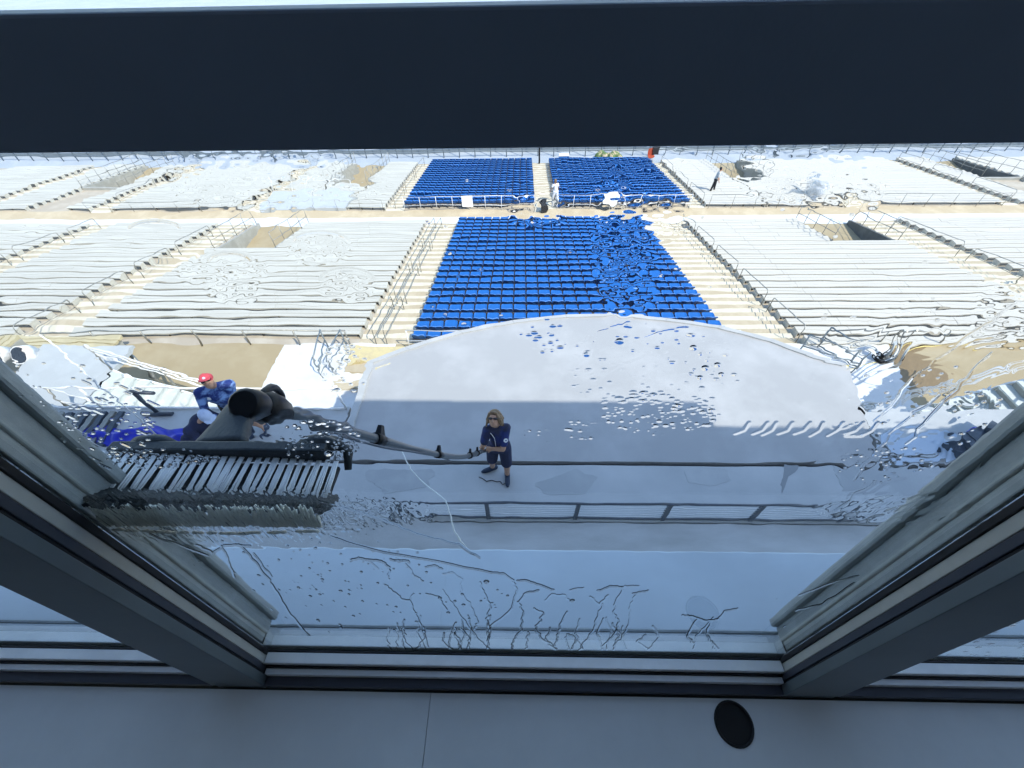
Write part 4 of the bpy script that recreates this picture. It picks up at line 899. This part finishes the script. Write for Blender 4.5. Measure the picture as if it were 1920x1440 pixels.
for k in range(210):
    f = k/209.0; u = ub0+(ub1-ub0)*f; vb = vb0+(vb1-vb0)*f; vt = vt0+(vt1-vt0)*f; l = RNG.uniform(-0.2, 0.45)
    wt.tube([W(u+RNG.uniform(-0.004, 0.004), vb+(vt-vb)*RNG.uniform(0, 0.12), 0.0065), W(u+RNG.uniform(-0.003, 0.003), (vb+vt)/2, 0.008), W(u, vt-(vt-vb)*l, 0.012)], [0.0024, 0.0034, 0.0012], 'tuft_wet', 5)
wt.build('bristle', cp)
fm = MB()
for k in range(40):
    f = k/39.0; px = 225+400*f; p = Wp(px, 990+6*math.sin(f*3.0)+RNG.uniform(-1, 1), 0.006)
    if RNG.uniform() < 0.8: fm.ball(p, (RNG.uniform(0.006, 0.013), 0.003, RNG.uniform(0.0022, 0.0042)), 'foam', seg=8, rings=5)
fm.build('foam_line', cp)
# block above the tufts and its bumpers
bu0, bu1 = u0+0.02, u1-0.015; vm = (v0_+v1_)/2
b = MB(); b.obox(W((bu0+bu1)/2, vm+0.004, n1+0.012), (abs(bu1-bu0)/2, 0, 0), mV*0.019, nV*0.012, 'bracket'); b.build('brush_block', cp, bevel=0.004)
for f in (0.16, 0.95):
    b = MB(); c = W(bu0+(bu1-bu0)*f, vm+0.006, n1+0.03); b.ball(c, (0.045, 0.018, 0.022), 'bracket', seg=12, rings=8); b.tube([c+np.array([0.03, 0, 0]), c+np.array([0.05, 0, 0])-mV*0.02, c+np.array([0.052, 0, 0])-mV*0.045-nV*0.03], [0.012, 0.011, 0.007], 'bracket', 8); b.build('bumper', cp)
# gooseneck: a wide tapering arm from the block up to the black joint
gb = W(0, vm, n1+0.025); gB = np.array([onplane(424, 850, gb, nV)[0], gb[1], gb[2]])
gT = onplane(454, 768, np.array([0, G[1], G[2]])+nV*(n1+0.14), nV)
ax = gT-gB; side = np.array([1.0, 0, 0]) - ax*(ax[0]/(ax@ax)); side /= np.linalg.norm(side); nn = np.cross(side, ax/np.linalg.norm(ax))
arm = MB(); npz = 9; vs, fs = [], []
for k in range(npz):
    f = k/(npz-1); c = gB+ax*f; wd = 0.020*(1-f)**1.3+0.032; dp = 0.018+0.006*f
    for a in np.linspace(0, 2*math.pi, 17)[:-1]:
        ca, sa = math.cos(a), math.sin(a); ca = math.copysign(abs(ca)**0.6, ca); sa = math.copysign(abs(sa)**0.6, sa); vs.append(c+side*wd*ca+nn*dp*sa)
for k in range(npz-1):
    for a in range(16): fs.append((k*16+a, k*16+(a+1) % 16, (k+1)*16+(a+1) % 16, (k+1)*16+a))
fs += [tuple(range(16))[::-1], tuple((npz-1)*16+a for a in range(16))]
arm.add(vs, fs, 'bracket', True); arm.build('gooseneck', cp)
# black joint: two angled cups and a clamp ring
J0 = onplane(471, 757, np.array([0, G[1], G[2]])+nV*(n1+0.15), nV); J1 = onplane(530, 768, np.array([0, G[1], G[2]])+nV*(n1+0.30), nV); jd = J1-J0; jl = np.linalg.norm(jd); jd /= jl
b = MB(); b.tube([J0-jd*0.045, J0-jd*0.03, J0+jd*0.025, J0+jd*0.055], [0.027, 0.035, 0.036, 0.030], 'black', 18); b.build('joint_cup', cp)
b = MB(); b.tube([J0+jd*0.057, J0+jd*0.10, J0+jd*0.17, J0+jd*0.26], [0.030, 0.042, 0.038, 0.026], 'black', 18); b.build('joint_cup', cp)
upv = mV-jd*(mV@jd); upv /= np.linalg.norm(upv); sdv = np.cross(jd, upv)
b = MB(); cR = J0+jd*0.16+upv*0.012; b.tube([cR+0.054*(math.cos(a)*jd*1.6+math.sin(a)*(0.75*upv+0.3*sdv)) for a in np.linspace(0, 2*math.pi, 25)], 0.010, 'black', 8, False); b.build('clamp_ring', cp)
b = MB(); b.ball(J0+jd*0.085+upv*0.028-nV*0.02, 0.009, 'rail'); b.build('bolt', cp)
# the pole: from the joint down to the hands, slightly bent
HAND = np.array([-0.557, 3.22, 1.03]); P0 = J0+jd*0.24; END = HAND + np.array([0.24, 0.06, -0.03])
def pole_pt(t):
    p = P0+(HAND-P0)*t; return p - np.array([0, 0, 0.20])*math.sin(math.pi*min(1, t))*1.0
def tube_t(a, b_, r0, r1, mat, name, n=12):
    return MB().tube([pole_pt(a+(b_-a)*k/n) for k in range(n+1)], [r0+(r1-r0)*k/n for k in range(n+1)], mat, 12).build(name, cp)
tube_t(0.0, 0.14, 0.020, 0.020, 'pole', 'pole_section'); tube_t(0.139, 0.38, 0.023, 0.023, 'pole', 'pole_section'); tube_t(0.379, 0.72, 0.027, 0.027, 'pole', 'pole_section'); tube_t(0.719, 0.90, 0.031, 0.031, 'pole', 'pole_section')
MB().tube([pole_pt(0.895), pole_pt(0.95), HAND, END], [0.032, 0.032, 0.028, 0.027], 'pole', 12).build('pole_section', cp)
for t_, r_ in ((0.14, 0.027), (0.38, 0.032), (0.72, 0.037), (0.86, 0.039)):
    p = pole_pt(t_); d = pole_pt(t_+0.01)-pole_pt(t_-0.01); d /= np.linalg.norm(d); u_ = mV-d*(mV@d); u_ /= np.linalg.norm(u_)
    cl = MB().tube([p-d*0.05, p+d*0.05], r_, 'black', 12).build('clamp', cp)
    MB().obox(p+u_*(r_+0.018)+d*0.015, d*0.030, np.cross(d, u_)*0.014, u_*0.022, 'black', (0.6, 0.6)).build('lever', cl)
hp = [pole_pt(t_)+np.array([0.04*math.sin(9*t_), 0, -0.05-0.03*math.sin(14*t_)]) for t_ in np.linspace(0.02, 0.5, 24)]
MB().tube(hp, 0.006, 'rail_dark', 6).build('water_hose', cp)
rp = [onplane(px, py, (0, yy, 0), (0, 1, 0)) for px, py, yy in [(752, 842, 2.62), (762, 866, 2.5), (788, 898, 2.35), (812, 918, 2.2), (836, 938, 2.0), (843, 962, 1.9), (850, 988, 1.8), (858, 1006, 1.72), (880, 1032, 1.7)]]
tag(MB().tube(rp, 0.008, 'rope', 6).build('rope'), 'thin white cord hanging from the pole down past the low railing', 'cord')

# ------------------------------------------------------------------ PEOPLE
def fuse(m, name, parent, voxel, smooth=6):
    o = m.build(name, parent); r = o.modifiers.new('fuse', 'REMESH'); r.mode = 'VOXEL'; r.voxel_size = voxel; r.use_smooth_shade = True
    s = o.modifiers.new('soft', 'SMOOTH'); s.iterations = smooth; s.factor = 0.5; return o
def V(*a): return np.array(a, float)
def unit(a): return a/np.linalg.norm(a)
def head(m, c, face, upd, mat, s=1.0):
    f = unit(face); u = unit(upd-f*(upd@f)); r = np.cross(f, u); A = np.array([r, f, u])
    m.ball(c, (0.074*s, 0.092*s, 0.112*s), mat, A); m.ball(c+f*0.025*s-u*0.055*s, (0.055*s, 0.065*s, 0.06*s), mat, A)
    m.cap(c+f*0.088*s+u*0.015*s, c+f*0.108*s-u*0.022*s, 0.011*s, 0.016*s, mat, 8)
    for k in (-1, 1): m.ball(c+r*0.076*s*k-f*0.005*s, (0.012*s, 0.02*s, 0.032*s), mat, A)
    m.cap(c+f*0.082*s-u*0.055*s-r*0.02*s, c+f*0.082*s-u*0.055*s+r*0.02*s, 0.008, 0.008, mat, 6)
    return f, u, r, A
def hand(m, wrist, dirv, curl, mat, across):
    """palm with four bent fingers of different length closing towards `curl`, and a thumb from the side"""
    d, c = unit(dirv), unit(curl-unit(dirv)*(curl@unit(dirv))); a = unit(across-d*(across@d)-c*(across@c))
    m.cap(wrist, wrist+d*0.045, 0.026, 0.024, mat, 8)
    for k in (-1.5, -0.5, 0.5, 1.5): m.cap(wrist+d*0.03+a*0.014*k, wrist+d*0.085+a*0.019*k, 0.014, 0.0115, mat, 8)
    for k, l in ((-1.5, 0.85), (-0.5, 1.0), (0.5, 0.95), (1.5, 0.75)):
        p0 = wrist+d*0.088+a*0.020*k; p1 = p0+d*0.022*l+c*0.026*l; p2 = p1-d*0.012*l+c*0.026*l; p3 = p2-d*0.022*l+c*0.004
        m.cap(p0, p1, 0.0098, 0.0092, mat, 7); m.cap(p1, p2, 0.0092, 0.0086, mat, 7); m.cap(p2, p3, 0.0086, 0.0078, mat, 7)
    t0 = wrist+d*0.03-a*0.026; t1 = t0+d*0.028-a*0.014+c*0.02; t2 = t1+d*0.02+c*0.028; m.cap(t0, t1, 0.0125, 0.011, mat, 7); m.cap(t1, t2, 0.011, 0.0092, mat, 7)
def limb(m, a, b, c, r, mat): m.cap(a, b, r[0], r[1], mat); m.cap(b, c, r[1]*0.98, r[2], mat)
def sunglasses(t, c, f, u, r, s=1.0):
    g = MB()
    for k in (-1, 1): g.ball(c+f*0.090*s+u*0.022*s+r*0.034*s*k, (0.032*s, 0.014*s, 0.019*s), 'lens', np.array([r, f, u]), 10, 7)
    g.cap(c+f*0.098*s+u*0.027*s-r*0.02*s, c+f*0.098*s+u*0.027*s+r*0.02*s, 0.005, 0.005, 'lens', 6)
    for k in (-1, 1): g.cap(c+f*0.08*s+u*0.025*s+r*0.066*s*k, c-f*0.01*s+u*0.02*s+r*0.081*s*k, 0.004, 0.004, 'lens', 6)
    return g.build('sunglasses', t)
def shoe(m, ankle, dirv, mat, z=0.0):
    d = unit(V(dirv[0], dirv[1], 0)); a = V(ankle[0], ankle[1], z)
    m.cap(a-d*0.05+V(0, 0, 0.045), a+d*0.14+V(0, 0, 0.04), 0.044, 0.040, mat); m.cap(a+d*0.05+V(0, 0, 0.035), a+d*0.17+V(0, 0, 0.032), 0.042, 0.03, mat); m.cap(a-d*0.02+V(0, 0, 0.05), V(*ankle)+V(0, 0, 0.02), 0.046, 0.045, mat)

# cleaner holding the pole
t = thing('person', 'person with long wavy hair, sunglasses and navy shirt and shorts gripping the pole', 'person')
hc = V(-0.365, 3.345, 1.645); nk = V(-0.355, 3.385, 1.50); shL, shR = V(-0.475, 3.335, 1.40), V(-0.215, 3.375, 1.39); chest = V(-0.345, 3.385, 1.28); pel = V(-0.325, 3.36, 0.96)
elL, elR = V(-0.535, 3.22, 1.17), V(-0.262, 3.19, 1.13); hdL, hdR = HAND+V(-0.02, 0.0, 0.055), HAND+V(0.075, 0.015, 0.035)
hiL, hiR = V(-0.42, 3.37, 0.92), V(-0.245, 3.35, 0.92); knL, knR = V(-0.455, 3.37, 0.50), V(-0.225, 3.30, 0.49); anL, anR = V(-0.475, 3.50, 0.09), V(-0.23, 3.36, 0.09)
body = MB(); f, u, r, A = head(body, hc, V(-0.16, -0.74, 0.66), V(0, 0.6, 0.8), 'skin')
body.cap(nk-V(0, 0, 0.05), hc-u*0.05-f*0.02, 0.058, 0.055, 'skin'); body.cap(chest, pel, 0.12, 0.12, 'skin'); body.cap(shL, shR, 0.06, 0.06, 'skin')
wL, wR = hdL+unit(elL-hdL)*0.075, hdR+unit(elR-hdR)*0.075
limb(body, shL, elL, wL, (0.05, 0.041, 0.028), 'skin'); limb(body, shR, elR, wR, (0.05, 0.041, 0.028), 'skin')
pdir = unit(END-pole_pt(0.95)); hand(body, wL, hdL-wL, V(0.0, 0.3, -1), 'skin', pdir); hand(body, wR, hdR-wR, V(0.0, 0.3, -1), 'skin', pdir)
limb(body, hiL, knL, anL, (0.085, 0.058, 0.038), 'skin'); limb(body, hiR, knR, anR, (0.085, 0.058, 0.038), 'skin')
fuse(body, 'body', t, 0.0065, 3)
sh = MB(); sh.cap(chest+V(0, 0, 0.06), pel+V(0, 0, 0.06), 0.126, 0.122, 'royal'); sh.cap(chest+V(-0.05, 0, 0.02), chest+V(0.05, 0, 0.02), 0.115, 0.115, 'royal'); sh.cap(shL, shR, 0.070, 0.070, 'royal'); sh.cap(pel+V(-0.04, 0, 0), pel+V(0.04, 0, 0), 0.118, 0.118, 'royal')
for s0, e0 in ((shL, elL), (shR, elR)): sh.cap(s0, s0+(e0-s0)*0.72, 0.068, 0.062, 'royal')
so_ = fuse(sh, 'shirt', t, 0.010)
sl = shR+(elR-shR)*0.52; sleeve_n = unit(V(0.35, -0.75, 0.55)); b = MB(); b.tube([sl+sleeve_n*0.052, sl+sleeve_n*0.069], [0.032, 0.030], 'white_cloth', 12); b.ball(sl+sleeve_n*0.070, (0.013, 0.006, 0.016), 'royal'); b.build('sleeve_badge', so_)
b = MB(); b.tube([shL+V(0.05, -0.075, 0.02), chest+V(-0.03, -0.128, 0.02), pel+V(-0.03, -0.122, 0.05)], 0.005, 'white_cloth', 6); b.tube([shR+V(0.05, -0.05, -0.06), chest+V(0.12, -0.06, -0.05), pel+V(0.12, -0.055, 0.02)], 0.005, 'white_cloth', 6); b.build('piping', so_)
sh = MB(); sh.cap(pel+V(-0.04, 0, 0.0), pel+V(0.05, 0, 0.0), 0.122, 0.122, 'navy')
for a, b_ in ((hiL, knL), (hiR, knR)): sh.cap(a, a+(b_-a)*0.85, 0.100, 0.088, 'navy')
fuse(sh, 'shorts', t, 0.010)
hr = MB()
for k in range(60):
    a = RNG.uniform(-2.5, 2.5); e = RNG.uniform(-0.15, 1.4); dv = math.cos(e)*(-f*math.cos(a)+r*math.sin(a))+math.sin(e)*u; p = hc+0.088*np.array(dv)+u*0.016-f*0.015
    if (p-hc)@f > 0.055 and (p-hc)@u < 0.07: continue
    q = p + unit(-u*0.8-f*0.25+r*0.25*np.sign(dv@r))*RNG.uniform(0.08, 0.17); hr.cap(p, (p+q)/2+r*RNG.uniform(-0.02, 0.02), 0.022, 0.019, 'hair', 7); hr.cap((p+q)/2, q, 0.019, 0.010, 'hair', 7)
hr.ball(hc+u*0.052-f*0.022, (0.084, 0.090, 0.078), 'hair', A); hr.cap(hc+u*0.088+f*0.058-r*0.035, hc+u*0.092+f*0.055+r*0.035, 0.024, 0.022, 'hair', 7)
fuse(hr, 'hair', t, 0.008, 2); sunglasses(t, hc, f, u, r)
sc_ = MB(); shoe(sc_, anL, V(-0.85, -0.35, 0), 'shoe'); sc_.cap(anL+V(0, 0, 0.02), anL+V(0.003, -0.01, 0.13), 0.046, 0.043, 'sock'); fuse(sc_, 'shoe', t, 0.008, 3)
sc_ = MB(); shoe(sc_, anR, V(0.05, -1, 0), 'shoe'); sc_.cap(anR+V(0, 0, 0.02), anR+V(0.0, -0.01, 0.13), 0.046, 0.043, 'sock'); fuse(sc_, 'shoe', t, 0.008, 3)

# man in the red cap behind the brush arm
t = thing('person', 'person in a red cap and patterned blue long-sleeved jersey leaning behind the brush arm', 'person')
hc = V(-4.58, 3.99, 1.66); shL, shR = V(-4.86, 4.00, 1.38), V(-4.46, 4.14, 1.40); chest = V(-4.66, 4.08, 1.22); pel = V(-4.70, 4.16, 0.92); f0 = V(0.40, -0.72, 0.38)
elL, elR = V(-4.86, 3.86, 1.10), V(-4.47, 4.00, 1.12); hdL, hdR = V(-4.64, 3.74, 1.02), V(-4.53, 3.86, 0.98); hiL, hiR = V(-4.80, 4.15, 0.90), V(-4.60, 4.18, 0.90); knL, knR = V(-4.80, 4.10, 0.48), V(-4.58, 4.14, 0.48); anL, anR = V(-4.80, 4.20, 0.09), V(-4.58, 4.24, 0.09)
body = MB(); f, u, r, A = head(body, hc, f0, V(0, 0, 1), 'skin'); body.cap(chest+V(0, 0, 0.22), hc-u*0.05-f*0.02, 0.06, 0.056, 'skin'); body.cap(chest, pel, 0.12, 0.12, 'skin'); body.cap(shL, shR, 0.06, 0.06, 'skin')
wL, wR = hdL+unit(elL-hdL)*0.07, hdR+unit(elR-hdR)*0.07
limb(body, shL, elL, wL, (0.05, 0.041, 0.029), 'skin'); limb(body, shR, elR, wR, (0.05, 0.041, 0.029), 'skin'); hand(body, wL, hdL-wL, V(0.3, 0, -1), 'skin', V(0, 1, 0.2)); hand(body, wR, hdR-wR, V(-0.3, 0, -1), 'skin', V(0, 1, 0.2))
limb(body, hiL, knL, anL, (0.085, 0.058, 0.040), 'skin'); limb(body, hiR, knR, anR, (0.085, 0.058, 0.040), 'skin'); fuse(body, 'body', t, 0.0075, 3)
sh = MB(); sh.cap(chest+V(0, 0, 0.07), pel+V(0, 0, 0.05), 0.158, 0.142, 'camo'); sh.cap(shL, shR, 0.085, 0.085, 'camo'); sh.cap(chest-V(0.06, 0, 0), chest+V(0.06, 0, 0), 0.135, 0.135, 'camo')
for s0, e0, w0 in ((shL, elL, wL), (shR, elR, wR)): limb(sh, s0, e0, e0+(w0-e0)*0.85, (0.076, 0.060, 0.046), 'camo')
so_ = fuse(sh, 'jersey', t, 0.010); MB().ball(chest+V(-0.06, -0.145, 0.10), (0.03, 0.012, 0.03), 'white_cloth', seg=8, rings=6).build('crest', so_)
sh = MB(); sh.cap(pel-V(0.05, 0, 0), pel+V(0.05, 0, 0), 0.138, 0.138, 'black_cloth')
for a, b_ in ((hiL, knL), (hiR, knR)): sh.cap(a, a+(b_-a)*0.9, 0.11, 0.092, 'black_cloth')
fuse(sh, 'shorts', t, 0.011)
def cap_hat(t, c, f, u, r, mat, badge=None):
    A = np.array([r, f, u]); h = MB(); h.ball(c+u*0.042-f*0.008, (0.092, 0.106, 0.088), mat, A, 18, 10)
    for k in range(-4, 5): h.cap(c+f*0.085*math.cos(k*0.16)+r*0.02*k+u*0.058, c+f*(0.165-0.006*abs(k)*abs(k)*0.4)+r*0.018*k+u*0.045, 0.010, 0.008, mat, 6)
    o = fuse(h, 'cap', t, 0.007, 2); MB().ball(c+u*0.132-f*0.008, 0.009, mat, seg=8, rings=5).build('button', o)
    if badge: MB().ball(c+u*0.075+f*0.090, (0.022, 0.010, 0.022), badge, A, 8, 6).build('badge', o)
    return o
cap_hat(t, hc, f, u, r, 'red', 'capblue'); sunglasses(t, hc, f, u, r)
for an, dv in ((anL, V(0.3, -1, 0)), (anR, V(0.4, -1, 0))): sc_ = MB(); shoe(sc_, an, dv, 'shoe'); fuse(sc_, 'shoe', t, 0.01, 2)

# bending man in the pale cap
t = thing('person', 'person in a pale blue cap and navy clothes bending down beside the brush arm', 'person')
hc = V(-4.76, 3.71, 1.15); shL, shR = V(-4.97, 3.53, 1.07), V(-4.83, 3.82, 1.10); chest = V(-4.93, 3.69, 1.00); pel = V(-5.11, 3.67, 0.74)
elL, elR = V(-4.82, 3.42, 0.84), V(-4.65, 3.80, 0.95); hdL, hdR = V(-4.70, 3.44, 0.64), V(-4.52, 3.72, 0.84); hiL, hiR = V(-5.19, 3.60, 0.72), V(-5.12, 3.78, 0.72)
knL, knR = V(-4.96, 3.48, 0.44), V(-4.90, 3.76, 0.44); anL, anR = V(-5.12, 3.60, 0.09), V(-5.04, 3.84, 0.09)
body = MB(); f, u, r, A = head(body, hc, V(0.75, -0.45, -0.45), V(0.4, -0.1, 0.9), 'skin'); body.cap(chest+V(0.08, -0.03, 0.10), hc-u*0.05-f*0.03, 0.062, 0.056, 'skin'); body.cap(chest, pel, 0.12, 0.12, 'skin'); body.cap(shL, shR, 0.06, 0.06, 'skin')
wL, wR = hdL+unit(elL-hdL)*0.07, hdR+unit(elR-hdR)*0.07
limb(body, shL, elL, wL, (0.05, 0.042, 0.029), 'skin'); limb(body, shR, elR, wR, (0.05, 0.042, 0.029), 'skin'); hand(body, wL, hdL-wL, V(0.3, 0.2, -1), 'skin', V(0, 1, 0.2)); hand(body, wR, hdR-wR, V(0.3, -0.2, -1), 'skin', V(0, 1, 0.2))
limb(body, hiL, knL, anL, (0.09, 0.06, 0.042), 'skin'); limb(body, hiR, knR, anR, (0.09, 0.06, 0.042), 'skin'); fuse(body, 'body', t, 0.0075, 3)
sh = MB(); sh.cap(chest+V(0.03, 0, 0.02), pel+V(0.02, 0, 0.04), 0.155, 0.145, 'navy'); sh.cap(shL, shR, 0.082, 0.082, 'navy')
for s0, e0 in ((shL, elL), (shR, elR)): sh.cap(s0, s0+(e0-s0)*0.7, 0.075, 0.066, 'navy')
fuse(sh, 'shirt', t, 0.010); sh = MB(); sh.cap(hiL, hiR, 0.14, 0.14, 'navy')
for a, b_ in ((hiL, knL), (hiR, knR)): sh.cap(a, a+(b_-a)*0.95, 0.115, 0.095, 'navy')
fuse(sh, 'shorts', t, 0.011); cap_hat(t, hc, f, u, r, 'capblue')
for an in (anL, anR): sc_ = MB(); shoe(sc_, an, V(0.8, -0.5, 0), 'shoe'); fuse(sc_, 'shoe', t, 0.01, 2)

# two people far off in the stand
def far_person(x, y, z, label, top, bottom, lean, facing, scale=1.0):
    t = thing('person', label, 'person', (x, y, z)); s = scale; fx, fy = facing; f0 = V(fx, fy, -0.1); rt_ = unit(V(-fy, fx, 0))
    b = MB(); hc = V(lean*0.25, 0, 1.62)*s; ch = V(lean*0.18, 0, 1.28)*s; pe = V(0, 0, 0.95)*s; head(b, hc, f0, V(0, 0, 1), 'skin', s); b.cap(ch+V(0, 0, 0.2), hc-V(0, 0, 0.06), 0.06, 0.055, 'skin')
    b.cap(ch, pe, 0.12, 0.11, 'skin'); b.cap(ch+rt_*0.18+V(0, 0, 0.14), ch-rt_*0.18+V(0, 0, 0.14), 0.055, 0.055, 'skin')
    for k in (-1, 1):
        e = ch+rt_*0.26*k+V(0, 0, -0.12); w = e+unit(f0)*0.12+V(0, 0, -0.2)+rt_*0.04*k; limb(b, ch+rt_*0.19*k+V(0, 0, 0.14), e, w, (0.05, 0.042, 0.03), 'skin'); hand(b, w, V(0, 0, -1)+f0*0.2, f0, 'skin', rt_)
        limb(b, pe+rt_*0.09*k, pe+rt_*0.11*k+V(0, 0, -0.45)+unit(f0)*0.06*k, V(rt_[0]*0.13*k, rt_[1]*0.13*k, 0.08)+unit(f0)*0.12*k*V(1, 1, 0), (0.085, 0.058, 0.042), 'skin')
    fuse(b, 'body', t, 0.011, 3)
    c = MB(); c.cap(ch+V(0, 0, 0.05), pe+V(0, 0, 0.04), 0.15, 0.14, top); c.cap(ch+rt_*0.18+V(0, 0, 0.14), ch-rt_*0.18+V(0, 0, 0.14), 0.075, 0.075, top)
    for k in (-1, 1): c.cap(ch+rt_*0.19*k+V(0, 0, 0.14), ch+rt_*0.24*k+V(0, 0, -0.05), 0.072, 0.065, top)
    fuse(c, 'shirt', t, 0.015)
    c = MB(); c.cap(pe+rt_*0.05, pe-rt_*0.05, 0.135, 0.135, bottom)
    for k in (-1, 1): c.cap(pe+rt_*0.09*k, pe+rt_*0.11*k+V(0, 0, -0.42)+unit(f0)*0.06*k, 0.108, 0.085, bottom); c.cap(pe+rt_*0.11*k+V(0, 0, -0.42)+unit(f0)*0.06*k, V(rt_[0]*0.13*k, rt_[1]*0.13*k, 0.12)+unit(f0)*0.12*k*V(1, 1, 0), 0.08, 0.06, bottom)
    fuse(c, 'trousers', t, 0.015)
    for k in (-1, 1): c = MB(); a = V(rt_[0]*0.13*k, rt_[1]*0.13*k, 0.08)+unit(f0)*0.12*k*V(1, 1, 0); shoe(c, a, f0, 'shoe'); fuse(c, 'shoe', t, 0.014, 2)
    h = MB(); h.ball(hc+V(0, 0, 0.035)-unit(f0)*0.02, (0.086, 0.1, 0.10), 'black_cloth' if bottom == 'black_cloth' else 'hair', seg=12, rings=8); h.build('hair', t)
p = onz(1334, 361, FT_Z(3)); far_person(p[0], p[1], FT_Z(3), 'person with dark trousers and pale top stepping down among the far right benches', 'grey', 'black_cloth', 0.5, (0.9, -0.3))
p = onz(1040, 384, FT_Z(1)); far_person(p[0], p[1], FT_Z(1), 'person in white clothes at the cross aisle end of the middle aisle', 'white_cloth', 'white_cloth', -0.2, (-0.4, 0.9))

# cords, stains and puddles on the walkway and the deck
cd_ = [onz(*p, 0.012) for p in [(898, 894), (906, 898), (912, 902), (922, 900), (932, 903), (938, 902), (942, 908), (950, 905)]]
tag(MB().tube(cd_, 0.006, 'black', 6).build('cord'), 'short dark cord lying on the walkway below the standing cleaner', 'cord')
def stain(pxs, name, mat, z=0.0035):
    pts = [onz(*p, 0)[:2] for p in pxs]; c = np.mean(pts, 0); out = []
    for a, b in zip(pts, pts[1:]+pts[:1]):
        for k in range(4): q = a+(b-a)*k/4; out.append(tuple(q+(q-c)*RNG.uniform(-0.10, 0.10)))
    ar = sum(out[k][0]*out[(k+1) % len(out)][1]-out[(k+1) % len(out)][0]*out[k][1] for k in range(len(out)))
    if ar < 0: out = out[::-1]
    structure(MB().prism(out, z-0.004, z, mat).build(name), 'stuff')
stain([(1470, 872), (1500, 872), (1492, 884), (1478, 892), (1472, 912), (1466, 925), (1464, 908), (1468, 890)], 'puddle', 'puddle_wet')
stain([(1560, 876), (1640, 874), (1700, 900), (1640, 925), (1580, 920), (1572, 896)], 'puddle', 'puddle_pale')
stain([(1285, 878), (1360, 876), (1372, 900), (1330, 912), (1290, 905)], 'puddle', 'puddle_pale')
stain([(690, 880), (760, 876), (820, 884), (800, 915), (720, 925), (690, 905)], 'puddle', 'puddle_pale')
stain([(1000, 905), (1080, 880), (1120, 895), (1100, 925), (1030, 930)], 'puddle', 'puddle_pale')
